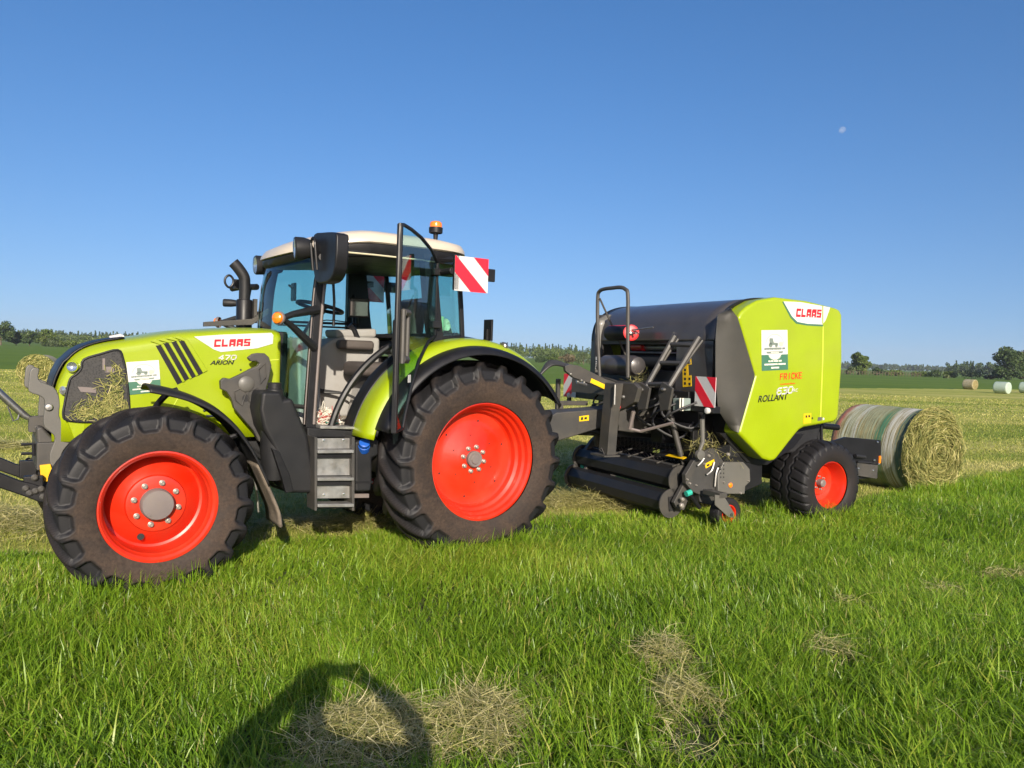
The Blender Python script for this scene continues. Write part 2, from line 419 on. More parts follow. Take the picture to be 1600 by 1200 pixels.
# ------------------------------------------------------------------ wheels
def tyre_mesh(name, Rr, rim, w_, nl, depth, res=14, tread='lug', bulge=1.0):
    hw = w_ / 2
    P = [(0, 1.0), (.45, .994), (.78, .972), (.93, .945), (.99, .905), (1.02, .85), (1.03 * bulge, .78), (1.0, .70), (.93, .63)]
    k0 = rim / Rr
    half = [(a * hw, (1.0 - (1 - b) * (1 - k0) / (1 - .63)) * Rr) for a, b in P]
    half = [(half[0][0], Rr)] + half[1:]
    pts = np.array(sp2(half, 6))
    seg = np.r_[0, np.cumsum(np.hypot(*np.diff(pts, axis=0).T))]
    q = seg / seg[-1]
    qq = np.linspace(0, 1, 46)
    hy, hr = np.interp(qq, q, pts[:, 0]), np.interp(qq, q, pts[:, 1])
    qsh = qq[np.argmin(np.abs(hy - hw * .95) + (qq > .75))]
    Y = np.r_[-hy[:0:-1], hy]; RR = np.r_[hr[:0:-1], hr]; Q = np.r_[qq[:0:-1], qq]; S = np.r_[-np.ones(45), np.ones(46)]
    nt_ = nl * res
    th = np.arange(nt_) / nt_ * 2 * np.pi
    TH, QQ = np.meshgrid(th, Q, indexing='ij'); SS = np.broadcast_to(S, TH.shape)
    if tread == 'lug':
        ph = TH * nl / (2 * np.pi) + np.where(SS > 0, 0, .5) + 0.9 * np.minimum(QQ / qsh, 1.0)
        d = np.abs((ph % 1.0) - .5)                     # 0 in a pocket's middle
        wv = 0.30 + 0.115 * np.clip(QQ / qsh, 0, 1)      # half width of pocket
        wv = wv * np.sqrt(np.clip(1 - ((QQ - qsh * 1.0) / (qsh * .50)).clip(0, 1) ** 3.2, 0, 1))
        v = np.clip((wv - d) / 0.07, 0, 1); v = v * v * (3 - 2 * v)
        e = np.clip((qsh * 1.42 - QQ) / (qsh * 0.07), 0, 1); v = v * e * e * (3 - 2 * e)
        v = v * np.clip((QQ - 0.02) / 0.05, 0, 1)
        rim_e = np.clip((wv + .05 - d) / 0.05, 0, 1) * (1 - v) * (QQ > qsh * .9) * (QQ < qsh * 1.45)
    elif tread == 'block':
        qn = QQ / qsh
        ph = TH * nl / (2 * np.pi) + 0.55 * SS * qn ** 1.5 + .25 * (SS > 0)
        d = np.abs((ph % 1.0) - .5); g = np.clip((0.10 - np.abs(d - .5)) / .05, 0, 1)
        v = g * np.clip((qn - .30) / .06, 0, 1) * np.clip((1.22 - qn) / .08, 0, 1)
        zz = .22 + .05 * np.sin(TH * nl)
        v = np.maximum(v, np.clip((.045 - np.abs(qn - zz)) / .02, 0, 1))
        rim_e = v * 0
    else:
        v = (np.abs(((QQ / qsh * 4) % 1) - .5) > .38) * (QQ < qsh) * 1.0; rim_e = v * 0
    dep = depth * v - 0.004 * rim_e
    ny = np.gradient(RR); nr = -np.gradient(Y); L = np.hypot(ny, nr) + 1e-9; ny, nr = -ny / L, -nr / L
    Yg = np.broadcast_to(Y, TH.shape) - dep * ny * 0.8
    Rg = np.broadcast_to(RR, TH.shape) - dep * nr
    # tread rings on the sidewall
    Rg = Rg + 0.0
    V = np.stack([Rg * np.cos(TH), Yg, Rg * np.sin(TH)], -1).reshape(-1, 3)
    n = len(Q); i, j = np.meshgrid(np.arange(nt_), np.arange(n - 1), indexing='ij'); i2 = (i + 1) % nt_
    F = np.stack([i * n + j, i * n + j + 1, i2 * n + j + 1, i2 * n + j], -1).reshape(-1, 4)
    me = raw_mesh(name, V, F, smooth=True)
    dust = np.clip((QQ - qsh * 1.05) / (qsh * .42), 0, 1) * (1 - v) + 0.25 * (1 - v) * (QQ < qsh)
    dust = np.clip(dust - .55 * rim_e, 0, 1) * (1.0 if tread == 'lug' else .25)
    at = me.attributes.new('dust', 'FLOAT', 'POINT'); at.data.foreach_set('value', dust.astype(np.float32).ravel())
    me.materials.append(mt['tyre'])
    return me
def rim_profile(r, w_, kind):
    h = w_ / 2
    if kind == 'rear':      # deep dished disc
        return [(r, h - .012), (r + .004, h), (r - .014, h + .004), (r - .030, h - .016), (r - .036, h - .055), (r - .055, h - .075), (r - .062, h - .12),
                (r - .085, h - .14), (r - .092, h - .19), (r - .105, h - .205), (r - .16, h - .212), (r * .56, h - .205), (r * .50, h - .190), (r * .30, h - .178), (r * .27, h - .170), (.02, h - .17)]
    if kind == 'front':
        return [(r, h - .012), (r + .004, h), (r - .016, h + .003), (r - .032, h - .012), (r - .040, h - .045), (r - .048, h - .055), (r - .052, h - .130),
                (r - .058, h - .215), (r - .075, h - .222), (r * .62, h - .150), (r * .52, h - .125), (r * .50, h - .108), (r * .44, h - .103), (.02, h - .103)]
    return [(r, h - .01), (r + .003, h), (r - .012, h + .002), (r - .022, h - .02), (r - .035, h - .05), (r - .045, h - .11), (r - .06, h - .15), (r * .55, h - .16), (r * .5, h - .15), (.02, h - .15)]
def make_wheel(parent, loc, Rr, rim, w_, nl, depth, kind, flip=False, meshes={}):
    """a wheel part: its tyre, rim, hub and bolts below it"""
    wh = empty('wheel', loc, math.pi if flip else 0.0, parent)
    key = (kind, Rr)
    if key not in meshes:
        tr_ = {'rear': 'lug', 'front': 'lug', 'baler': 'block', 'gauge': 'rib'}[kind]
        tm = tyre_mesh('tyre', Rr, rim, w_, nl, depth, tread=tr_, res={'lug': 16, 'block': 12, 'rib': 4}[tr_])
        meshes[key] = [('tyre', tm, None)]
        rw = w_ * .86
        prof = rim_profile(rim, rw, kind)
        h = rw / 2
        mb = MB().lathe(prof, n=96)
        mb.lathe([(rim, h - .012), (rim - .02, 0), (rim, -h + .012), (rim + .004, -h), (rim - .02, -h), (rim - .05, -h + .05), (rim - .06, -.02), (.1, -.02)], n=64)
        ro = mb.build('rim', 'red', None, angle=28); rm = ro.data; bpy.data.objects.remove(ro)
        meshes[key].append(('rim', rm, None))
        hb = MB(); bolts = []
        if kind == 'front':
            hb.lathe([(.108, h - .11), (.108, h - .050), (.098, h - .033), (.03, h - .029), (.001, h - .029)], n=40)
            hb.tube([(.055, h - .035, -.062), (.055, h - .026, -.062)], .009, 12)
            bolts = [(.145, h - .106, 8)]
        elif kind == 'rear':
            hb.lathe([(.072, h - .17), (.072, h - .135), (.064, h - .125), (.045, h - .128), (.038, h - .118), (.001, h - .118)], n=40)
            bolts = [(.108, h - .17, 8)]
        elif kind == 'baler':
            hb.lathe([(.045, h - .15), (.043, h - .09), (.03, h - .08), (.001, h - .08)], n=24)
            bolts = [(.075, h - .15, 6)]
        if hb.v:
            ho = hb.build('hub_cap', 'hub', None, bevel=0); hm = ho.data; bpy.data.objects.remove(ho); meshes[key].append(('hub_cap', hm, None))
        for br, by, bn in bolts:
            mbb = MB(); s_ = .016 if kind != 'baler' else .009
            mbb.lathe([(s_ * 1.25, 0), (s_ * 1.25, .008), (s_, .010), (s_, .026), (s_ * .6, .030), (s_ * .55, .022), (.001, .022)], n=12)
            bo = mbb.build('bolt', 'bolt', None); bm_ = bo.data; bpy.data.objects.remove(bo)
            for k in range(bn):
                a = 2 * math.pi * (k + .3) / bn
                meshes[key].append(('bolt', bm_, (br * math.cos(a), by, br * math.sin(a))))
        if kind == 'front':
            ho_ = MB().lathe([(.023, 0), (.001, 0)], n=20).build('valve_hole', 'dark', None); vm = ho_.data; bpy.data.objects.remove(ho_)
            meshes[key].append(('valve_hole', vm, (.09, h - .137, -.228)))
        if kind == 'rear':
            for rr_, n_, o_, s_ in ((.21, 6, .4, .006), (.335, 6, .7, .009)):
                for k in range(n_):
                    a = 2 * math.pi * k / n_ + o_
                    hh = h - .201 if rr_ < .3 else h - .2065
                    hh = h - .182 if rr_ < .26 else hh
                    q_ = MB().lathe([(s_, .0), (.0005, .0)], n=10).build('disc_hole', 'dark', None); vm = q_.data; bpy.data.objects.remove(q_)
                    meshes[key].append(('disc_hole', vm, (rr_ * math.cos(a), hh + .004, rr_ * math.sin(a))))
    for nm, me, lc in meshes[key]:
        o = bpy.data.objects.new(nm, me); col.objects.link(o); o.parent = wh
        if lc: o.location = lc
    return wh
# ------------------------------------------------------------------ tractor
tractor = empty('tractor', TF.o, TF.rz)
tag(tractor, 'lime green farm tractor with red rims and open cab door of long grass', 'tractor')
t_ = TF
def at_x(l, xs):
    return [np.interp(xs, l[0], l[1])]
# wheels
for s_ in (1, -1):
    make_wheel(tractor, (-.14, .878 * s_, .795), .862, .508, .60, 22, .050, 'rear', s_ < 0)
    make_wheel(tractor, (2.405, .864 * s_, .607), .662, .381, .48, 20, .042, 'front', s_ < 0)

# hood: lofted shell
tops = [(1.40, 1.862), (1.55, 1.866), (1.86, 1.848), (2.19, 1.811), (2.41, 1.766), (2.53, 1.742), (2.67, 1.712), (2.79, 1.667), (2.872, 1.603), (2.922, 1.525), (2.955, 1.445), (2.972, 1.38)]
tops = sp2(tops, 3)
rows = []
for x, zt in tops:
    hw = .42 if x < 2.72 else .42 - .085 * ((x - 2.72) / .25) ** 1.8
    zs = zt - .085 if x < 2.6 else zt - .085 - .02 * min(1, (x - 2.6) / .3)
    sec = [(hw, .985), (hw, 1.2), (hw, 1.35), (hw, zs - .03), (hw, zs), (hw - .006, zs + .022), (hw - .03, zs + .048), (hw - .09, zt - .018), (hw - .17, zt - .006), (.12, zt), (0, zt + .002)]
    sec = [(y, min(z, zt)) for y, z in sec]
    sec = sec + [(-y, z) for y, z in sec[-2::-1]]
    rows.append([(x, y, z) for y, z in sec])
mb = MB().sheet(rows)
f0 = rows[-1]
nose = [(2.99, y * .97, z) for x, y, z in f0]
mb.sheet([f0, nose, [(2.985, y * .5, 1.0 + (z - 1.0) * .5) for x, y, z in f0]])
hood = mb.build('hood', 'green', tractor, solid=.012, off=-1, angle=32)
Yh = .4215
def on_hood(name, px, mat, par, d=.004, y=Yh, bevel=0):
    return MB().pxz(t_.pts(px, Yh), y, y + d).build(name, mat, par, bevel=bevel)
# side grille window with rim
gp = sp2(t_.pts([(184, 547), (158, 553), (131, 562), (127, 576), (119, 585), (110, 592), (105, 611), (101, 632), (99, 648), (107, 657), (155, 660), (199, 660), (199, 600), (192, 560)], Yh), 3, True)
for s_ in (1, -1):
    g = MB().pxz(gp, s_ * (Yh - .004), s_ * (Yh + .003)).build('side_grille', 'mesh', hood)
    MB().tube([(a, s_ * (Yh + .001), b) for a, b in gp], .009, 8, closed=True).build('grille_rim', 'blackp', hood)
# things dimly seen behind the mesh
mb = MB()
for q in ([(121, 604), (150, 606), (150, 614), (126, 612)], [(160, 560), (164, 560), (164, 578), (160, 578)], [(164, 573), (178, 573), (178, 582), (164, 582)]):
    mb.pxz(t_.pts(q, Yh), Yh + .003, Yh + .006)
mb.build_each('cooler_bracket', 'hub', hood)
# vents: four slanted louvres with raised green ribs
for q in ([(243, 540), (251, 539), (285, 597), (277, 601)], [(255, 537), (263, 535), (296, 591), (288, 596)], [(267, 535), (275, 533), (306, 588), (300, 591)], [(279, 533), (287, 532), (317, 583), (310, 587)]):
    on_hood('air_vent', q, 'black', hood, .0025)
mb = MB()
for q in ([(234, 533), (244, 530), (257, 536), (251, 539)], [(246, 531), (256, 528), (269, 534), (263, 536)], [(258, 529), (268, 526), (281, 532), (275, 533)], [(270, 527), (280, 525), (293, 531), (287, 533)],
          [(251, 538.5), (255.5, 537.2), (289, 596), (285, 597.5)], [(263, 536), (267.5, 534.5), (300, 591), (296, 592.5)], [(275, 533.5), (279, 532.5), (310, 586), (306, 588)], [(287, 532), (293, 530), (324, 579), (317, 583)]):
    mb.pxz(t_.pts(q, Yh), Yh - .002, Yh + .010)
mb.build_each('vent_rib', 'green', hood, bevel=.004)
MB().pxz(t_.pts([(267, 640), (268.5, 640), (285, 611), (283.5, 611)], Yh), Yh - .002, Yh + .0015).pxz(t_.pts([(418, 562.5), (436, 561), (436, 562.3), (418, 563.8)], Yh), Yh - .002, Yh + .0015).build('seam_highlight', 'seam', hood)  # pale strips draw the hood seams; the slanted one paints a highlight
# white name badge
bd = on_hood('name_badge', [(303, 526), (345, 523), (424, 520), (427, 524), (426, 537), (402, 544), (345, 550), (334, 546)], 'white', hood, .003)
x0, z0 = t_.un(334, 542.5, Yh); x1, z1 = t_.un(392, 541, Yh)
block_word('CLAAS', 'badge_lettering', 'redlet', bd, (x0, Yh + .0035, z0 + .002), (x1 - x0, 0, z1 - z0), (.05, 0, 1), .058, .275)
x0, z0 = t_.un(341, 562.5, Yh)
stroke_word('470', 'model_number', 'white', hood, (x0, Yh + .003, z0 + .003), (-1, 0, .035), (0, 0, 1), .033, .130, .0072, .25, .32)
x0, z0 = t_.un(328, 570, Yh)
text('ARION', 'model_name', 'blklet', hood, (x0, Yh + .003, z0), (-1, 0, .035), (0, 0, 1), .034, .182, shear=.28, bold=.022)

def sticker(par, fr, q, plane, kind='y'):
    """advertising sticker: white above, green below, small farm picture, saw-tooth seal and lines too small to read"""
    c = [Vector((a, plane, b)) for a, b in fr.pts(q, plane)]      # tl, tr, br, bl
    def P(u, v, d): return c[0].lerp(c[1], u).lerp(c[3].lerp(c[2], u), v) + Vector((0, d, 0))
    def poly(name, uv, mat, d, par_):
        return MB().prism([P(a, b, d - .0012) for a, b in uv], [P(a, b, d) for a, b in uv]).build(name, mat, par_)
    st = poly('sticker', [(0, 0), (1, 0), (1, 1), (0, 1)], 'white', .0025, par)
    def circ(u, v, r, n=16, a0=0, a1=2 * math.pi, asp=.72): return [(u + r * math.cos(a0 + (a1 - a0) * k / n), v + r * asp * math.sin(a0 + (a1 - a0) * k / n)) for k in range(n)]
    poly('sticker_field', [(0, .61), (1, .61), (1, 1), (0, 1)], 'stgreen', .0032, st)
    teeth = []
    for k in range(27):
        a = math.pi * k / 26; r = .26 if k % 2 else .20
        teeth.append((.5 + r * math.cos(a), .60 + .6 * r * math.sin(a)))
    poly('sticker_seal', teeth, 'stcream', .0040, st)
    mbs = MB()
    for uv in (circ(.34, .37, .075), circ(.56, .39, .052), [(.30, .20), (.42, .20), (.46, .31), (.62, .32), (.62, .38), (.30, .36)]):
        mbs.prism([P(a, b, .0018) for a, b in uv], [P(a, b, .0042) for a, b in uv])
    mbs.build('sticker_tractor', 'stdark', st)
    poly('sticker_bale', circ(.74, .35, .09), 'stpale', .0042, st)
    arc = circ(.5, .36, .36, 14, math.pi, 2 * math.pi, .75) + circ(.5, .36, .33, 14, 2 * math.pi, math.pi, .75)
    poly('sticker_arc', arc, 'stpale', .0036, st)
    poly('sticker_ribbon', [(.17, .53), (.83, .53), (.79, .58), (.21, .58)], 'stdark', .0036, st)
    for v, a, b, h, m in ((.435, .10, .90, .055, 'stdark'), (.545, .35, .65, .022, 'stcream'), (.75, .25, .75, .042, 'stcream'), (.83, .10, .90, .042, 'stcream'), (.915, .35, .65, .042, 'stcream')):
        mbs = MB(); u = a; r_ = random.Random(int(v * 1000))
        while u < b:
            w_ = r_.uniform(.02, .05)
            hh = h * r_.uniform(.85, 1.0)
            uv = [(u, v), (min(u + w_, b), v), (min(u + w_, b), v + hh), (u, v + hh)]
            mbs.prism([P(x, y, .003) for x, y in uv], [P(x, y, .0046) for x, y in uv]); u += w_ + (.008 if r_.random() > .15 else .03)
        mbs.build('sticker_line', m, st)
    return st
sticker(hood, t_, [(197, 566), (248, 562.5), (251.5, 612), (203, 617)], Yh)
# front: black nose strip along the crown, painted white highlight, lamps
xs = [(x, z) for x, z in tops if x > 2.50]
rows = [[(x + (.012 if x > 2.9 else .0), y, z + .006 - abs(y) * .02) for y in np.linspace(-.30, .30, 9)] for x, z in xs]
rows += [[(2.998, y, z) for y in np.linspace(-.30, .30, 9)] for z in (1.33, 1.2, 1.06)]
MB().sheet(rows).build('nose_grille', 'black', hood, solid=.012, off=0)
MB().prism([(2.60, .09, 1.738), (2.51, .14, 1.757), (2.535, .12, 1.772), (2.60, .02, 1.752)], [(2.60, .09, 1.728), (2.51, .14, 1.745), (2.535, .12, 1.742), (2.60, .02, 1.735)]).build('nose_highlight', 'white', hood)  # white wedge stands in for a highlight on the hood crown
for s_ in (1, -1):
    hx, hz = t_.un(113, 573, .425)
    mb = MB().lathe([(.040, -.02), (.040, .006), (.034, .010)], c=(hx, s_ * .414, hz), axis=(.35, s_, .05), n=28)
    hl = mb.build('headlight', 'green', hood)
    MB().lathe([(.034, .004), (.020, -.006), (.001, -.010)], c=(hx, s_ * .418, hz), axis=(.35, s_, .05), n=24).build('lamp_reflector', 'chrome', hl)
    MB().lathe([(.035, .008), (.026, .016), (.001, .020)], c=(hx, s_ * .418, hz), axis=(.35, s_, .05), n=24).build('lamp_glass', 'clear', hl)
    lx, lz = t_.un(95, 610, .40)
    hl = MB().lathe([(.030, -.03), (.030, .012), (.001, .016)], c=(lx - .02, s_ * .395, lz), axis=(.8, s_ * .6, 0), n=24).build('headlight', 'chrome', hood)
MB().pxz(t_.pts([(104, 655), (118, 692), (330, 692), (330, 655)], .43), -.41, .41).build('hood_skirt', 'green', hood, bevel=.01)

# cowl, chassis, axles
MB().box((1.37, 0, 1.45), (.10, .74, .78)).build('cowl', 'blackp', tractor, bevel=.02)
mb = MB()
mb.box((1.1, 0, .80), (3.4, .46, .50)).box((2.2, 0, .95), (1.4, .62, .30)).box((-.1, 0, .80), (.7, .62, .62)).box((.75, 0, .92), (1.0, 1.15, .16)).box((2.40, 0, 1.0), (1.1, .70, .10))
mb.tube([(-.14, -.80, .795), (-.14, .80, .795)], .14, 16).tube([(2.405, -.75, .607), (2.405, .75, .607)], .09, 14)
mb.box((2.405, 0, .66), (.22, .5, .22))
mb.build('chassis', 'dark', tractor, bevel=.02)
mb = MB()
for k in range(7):
    y = .42 + .04 * (k % 3); z0 = .62 + .035 * k
    mb.tube(spline([(1.95 + .03 * k, y, z0 + .3), (1.7, y + .06, z0 + .12), (1.52, y + .03, z0), (1.3, y - .02, z0 - .1)], 6), .012, 6)
mb.build_each('hydraulic_hose', 'rust', tractor)
mb = MB()
for q in ([(318, 642), (330, 641), (352, 652), (373, 672)], [(322, 650), (345, 652), (362, 664), (378, 690)], [(356, 700), (395, 742), (404, 800)]):
    p = t_.pts(q, .62); mb.tube(spline([(a, .62, b) for a, b in p], 6), .010, 8)
mb.build_each('brake_pipe', 'steel', tractor)

# loader bracket, dark grey casting
bp = t_.pts([(387, 559), (395, 553), (404, 551.5), (413, 552), (420, 558), (424, 571), (420, 592), (416, 606), (413, 622), (405, 640), (407, 660), (416, 690), (404, 690), (395, 672), (380, 655), (365, 637), (361, 623), (354, 612), (345, 608), (344, 595), (350, 590), (360, 592), (375, 585), (390, 577), (402, 572), (405, 568), (400, 564), (392, 565)], .58)
for s_ in (1, -1):
    lb = MB().pxz(bp, s_ * .535, s_ * .59).build('loader_bracket', 'grey', tractor, bevel=.008)
    cx, cz = t_.un(385, 600, .6)
    MB().lathe([(.060, 0), (.060, .010), (.045, .020), (.02, .025), (.001, .026)], c=(cx, s_ * .59, cz), axis=(0, s_, 0), n=28).build('pivot_boss', 'greyl', lb)
    mb = MB()
    for tri in ([(366, 612), (378, 606), (384, 616), (378, 634), (368, 626)], [(388, 612), (402, 606), (404, 616), (394, 634), (388, 626)], [(404, 578), (414, 568), (415, 590), (407, 600)]):
        mb.tube([(x, s_ * .591, z) for x, z in t_.pts(tri, .59)], .006, 6, closed=True)
    mb.build_each('casting_rib', 'grey', lb)
    mb = MB()
    for u0, v0, r_ in ((384, 622, .028), (397, 625, .020), (401, 660, .012), (398, 643, .008), (376, 578, .008)):
        a = t_.un(u0, v0, .59); mb.lathe([(r_, .002), (.0005, .002)], c=(a[0], s_ * .5905, a[1]), axis=(0, s_, 0), n=14)
    mb.build_each('bracket_hole', 'dark', lb)

# fuel tank: tall black plastic body with filler neck
def tank(s_):
    out = [(410, 612), (440, 612), (445, 624), (457, 622), (470, 652), (482, 682), (490, 730), (491, 771), (452, 771), (446, 742), (430, 704), (412, 668), (406, 640)]
    p = t_.pts(out, .86)
    b = MB().pxz(p, s_ * .50, s_ * .86).build('fuel_tank', 'blackp', tractor, bevel=.05, seg=4)
    cx, cz = t_.un(425, 613, .70)
    MB().lathe([(.075, -.03), (.066, .03), (.064, .055), (.052, .06), (.052, .10), (.045, .106), (.001, .106)], c=(cx - .02, s_ * .70, cz - .03), axis=(0, 0, 1), n=28).build('tank_cap', 'blackp', b)
    MB().lathe([(.085, -.62), (.112, -.40), (.112, -.26), (.098, -.10), (.078, .0), (.07, .02)], c=(cx - .02, s_ * .745, cz - .05), axis=(0, 0, 1), n=32).build('filler_neck', 'blackp', b)
    p2 = t_.pts([(424, 700), (436, 706), (452, 742), (458, 768), (446, 770), (438, 742)], .87)
    MB().pxz(p2, s_ * .84, s_ * .885).build('tank_strap', 'black', b, bevel=.006)
tank(1); tank(-1)

# step ladder with three treads
sl = MB()
for u in (493.5, 552):
    p = t_.pts([(u - 2.2, 683), (u + 2.2, 683), (u + 1.6, 798), (u - 2.2, 798)], .95)
    sl.pxz(p, .78, .955)
steps = sl.build('step_ladder', 'grey', tractor, bevel=.003)
def band(v0, v1, y0, y1, name, mat, bev=.004):
    p = t_.pts([(495, v0), (551.5, v0 - .5), (551.5, v1), (495, v1 + .5)], .95)
    return MB().pxz(p, y0, y1).build(name, mat, steps, bevel=bev)
for v0, v1 in ((686, 702), (716, 744), (760, 780)): band(v0, v1, .895, .90, 'riser_plate', 'alu', .001)
for v0 in (703, 746, 787):
    band(v0, v0 + 4.5, .84, .972, 'step_tread', 'alu'); band(v0 + 5, v0 + 13 if v0 < 780 else v0 + 8, .88, .930, 'tread_gap_shade', 'black', .003)  # black strips paint in the shade of the gap below each tread
mb = MB()
for u, v in ((505.5, 688), (536.5, 687.5), (506, 773), (537, 772)):
    a = t_.un(u, v, .90); mb.lathe([(.009, 0), (.008, .006), (.001, .007)], c=(a[0], .90, a[1]), n=12)
mb.build_each('bolt', 'chrome', steps)
mb = MB().pxz(t_.pts([(486, 772), (575, 771), (575, 777), (486, 778)], .80), .70, .82); mb.build('step_support', 'hub', tractor)

# reservoir with blue cap
p = t_.pts([(555, 690), (578, 684), (592, 686), (592, 712), (582, 716), (582, 752), (580, 768), (555, 769)], .88)
rs = MB().pxz(p, .55, .88).build('reservoir', 'blackp', tractor, bevel=.022, seg=3)
MB().pxz(t_.pts([(555, 752), (583, 752), (583, 755), (555, 755)], .885), .6, .886).build('tank_seam', 'black', rs)
cx, cz = t_.un(569, 697, .88)
MB().lathe([(.048, -.03), (.048, .025), (.042, .03), (.044, .034), (.044, .062), (.036, .068), (.001, .068)], c=(cx, .875, cz - .01), axis=(.25, .75, .75), n=16).build('filler_cap', 'blue', rs)

# front mudguards
def arc_pts(cx, cz, r, a0, a1, n): return [(cx + r * math.cos(R(a0 + (a1 - a0) * k / n)), cz + r * math.sin(R(a0 + (a1 - a0) * k / n))) for k in range(n + 1)]
fpath = sp2(t_.pts([(232, 604), (246, 606.5), (268, 611), (290, 617), (318, 628), (343, 643), (368, 666), (390, 697), (404, 724), (416, 750)], 1.02), 3)
for s_ in (1, -1):
    rows = [[(x, s_ * y, z + dz) for y, dz in ((.70, -.035), (.76, -.006), (.86, .004), (.96, .0), (1.04, -.012), (1.075, -.04))] for x, z in fpath]
    ff = MB().sheet(rows).build('front_mudguard', 'blackp', tractor, solid=.014, off=1)
    fl = sp2(t_.pts([(405, 726), (415, 748), (427, 775), (437, 800), (440, 822)], 1.02), 3)
    rows = [[(x + .015, s_ * y, z) for y in (.72, .86, 1.00, 1.06)] for x, z in fl]
    MB().sheet(rows).build('mud_flap', 'mud', ff, solid=.018)
    p = [(2.25, s_ * .80, 1.38), (2.33, s_ * .80, 1.34), (2.40, s_ * .72, 1.20), (2.40, s_ * .62, .95)]
    MB().tube(spline(p, 5), .022, 8).build('mudguard_arm', 'black', ff)
    MB().tube([(1.85, s_ * .9, 1.06), (2.1, s_ * .8, .95), (2.38, s_ * .62, .75)], .02, 8).build('mudguard_arm', 'black', ff)

# rear mudguards: green arc, black edges
for s_ in (1, -1):
    
    def band_arc(prof, name, mat, par, a0=10, a1=141, th=.010):
        n = 48; rows = []
        pr = [(p.x, p.y) for p in spline([(y, d, 0) for y, d in prof], 3)]
        for k in range(n + 1):
            a = R(a0 + (a1 - a0) * k / n)
            rows.append([(-.10 + (1.035 + d) * math.cos(a), s_ * y, .80 + (1.035 + d) * math.sin(a)) for y, d in pr])
        return MB().sheet(rows).build(name, mat, par, solid=th, off=1 if s_ > 0 else -1, angle=50)
    rf = band_arc([(.785, .0), (.87, .004), (.97, -.002), (1.025, -.024), (1.06, -.070)], 'rear_mudguard', 'green', tractor, 12, 141)
    band_arc([(1.055, -.062), (1.11, -.070), (1.18, -.090), (1.205, -.132)], 'mudguard_edge', 'black', rf, 17, 150)
    band_arc([(.65, .026), (.72, .022), (.79, .004)], 'mudguard_seal', 'black', rf, 9, 118)
    band_arc([(.60, .012), (.63, .012), (.66, .012)], 'mudguard_inner', 'green', rf, 70, 140)
    band_arc([(.63, -.030), (.9, -.030), (1.08, -.085)], 'mudguard_lining', 'dark', rf, 14, 148)
    n = 30
    MB().pxz(arc_pts(-.10, .80, 1.02, 12, 140, n) + arc_pts(-.10, .80, .90, 140, 12, n), s_ * .60, s_ * .63).build('mudguard_wall', 'black', rf)
    # number board and lamp on the back of the mudguard
for s_ in (1, -1):
    px_, pz_ = t_.un(763, 516, .85)
    mb = MB().box((px_, s_ * .85, pz_), (.02, .13, .19)).box((px_ + .02, s_ * .85, pz_ - .10), (.02, .05, .22)).box((px_ + .01, s_ * .85, pz_ - .16), (.06, .08, .06))
    mb.build('marker_board', 'black', tractor, bevel=.004)
    px_, pz_ = t_.un(787, 541, 1.0)
    MB().lathe([(.035, -.02), (.038, .01), (.03, .022), (.001, .026)], c=(px_, s_ * 1.0, pz_), axis=(1, s_ * .2, 0), n=20).tube([(px_, s_ * 1.0, pz_), (px_ - .02, s_ * 1.0, pz_ - .1)], .012, 8).build('rear_lamp', 'steel', tractor)

# front linkage
lk = t_.pts([(47, 580), (52, 574.5), (58, 575), (62, 578), (60, 588), (64, 597), (83, 604), (92, 618), (94, 635), (93, 650), (103, 672), (112, 690), (106, 705), (96, 722), (85, 735), (79, 727), (78, 708), (85, 690), (84, 680), (70, 668), (68, 655), (70, 630), (67, 622), (58, 617), (45, 612), (45, 597)], .36)
fl = MB()
linkage = fl.box((3.0, 0, .88), (.16, .66, .20)).build('front_linkage', 'grey', tractor, bevel=.01)
for s_ in (1, -1): MB().pxz(sp2(lk, 2, True), s_ * .31, s_ * .355).build('linkage_plate', 'greyl', linkage, bevel=.008)
b1 = t_.pts([(56, 668), (66, 666), (85, 687), (79, 708), (80, 727), (60, 721), (58, 695)], .30)
MB().pxz(b1, -.30, .30).build('coupling_block', 'grey', linkage, bevel=.02)
a = t_.un(76, 636, .36)
MB().lathe([(.026, 0), (.026, .014), (.020, .022), (.001, .024)], c=(a[0], .356, a[1]), n=20).build('pivot_pin', 'steel', linkage)
MB().pxz(t_.pts([(62, 727), (79, 725), (82, 735), (74, 753), (64, 752)], .38), .355, .385).build('yellow_plate', 'yellowp', linkage, bevel=.005)
for s_ in (1, -1):
    arm = t_.pts([(-40, 722), (0, 738), (30, 750), (52, 755), (72, 762), (84, 772), (80, 784), (62, 784), (30, 772), (0, 762), (-40, 745)], .42)
    la = MB().pxz(arm, s_ * .40, s_ * .45).build('lower_arm', 'black', linkage, bevel=.01)
    mb = MB()
    for u, v in ((54, 746), (64, 764), (40, 763), (55, 767), (46, 770), (67, 776)):
        q = t_.un(u, v, .45); mb.lathe([(.022, -.01), (.022, .010), (.012, .018), (.001, .018)], c=(q[0], s_ * .45, q[1]), axis=(0, s_, 0), n=14)
    mb.build_each('arm_pin', 'grey', la)
    MB().box((3.10, s_ * .41, .69), (.12, .06, .14)).build('arm_pivot', 'black', linkage, bevel=.01)
ta, tb = t_.un(-30, 588, .12), t_.un(50, 656, .12)
tl = MB().tube([(ta[0] + .35, .12, ta[1] + .22), (ta[0], .12, ta[1]), (tb[0] + .05, .12, tb[1] + .035), (tb[0], .12, tb[1])], [.028, .028, .026, .016], 16).build('top_link', 'steel', linkage)
q = [(t_.un(u, v, .16)[0], .16, t_.un(u, v, .16)[1]) for u, v in ((12, 635), (21, 658), (28, 655), (30, 648))]
MB().tube(q, .006, 6).build('spring_clip', 'steel', tl)
mb = MB()
tx, tz = t_.un(57, 662, .10)
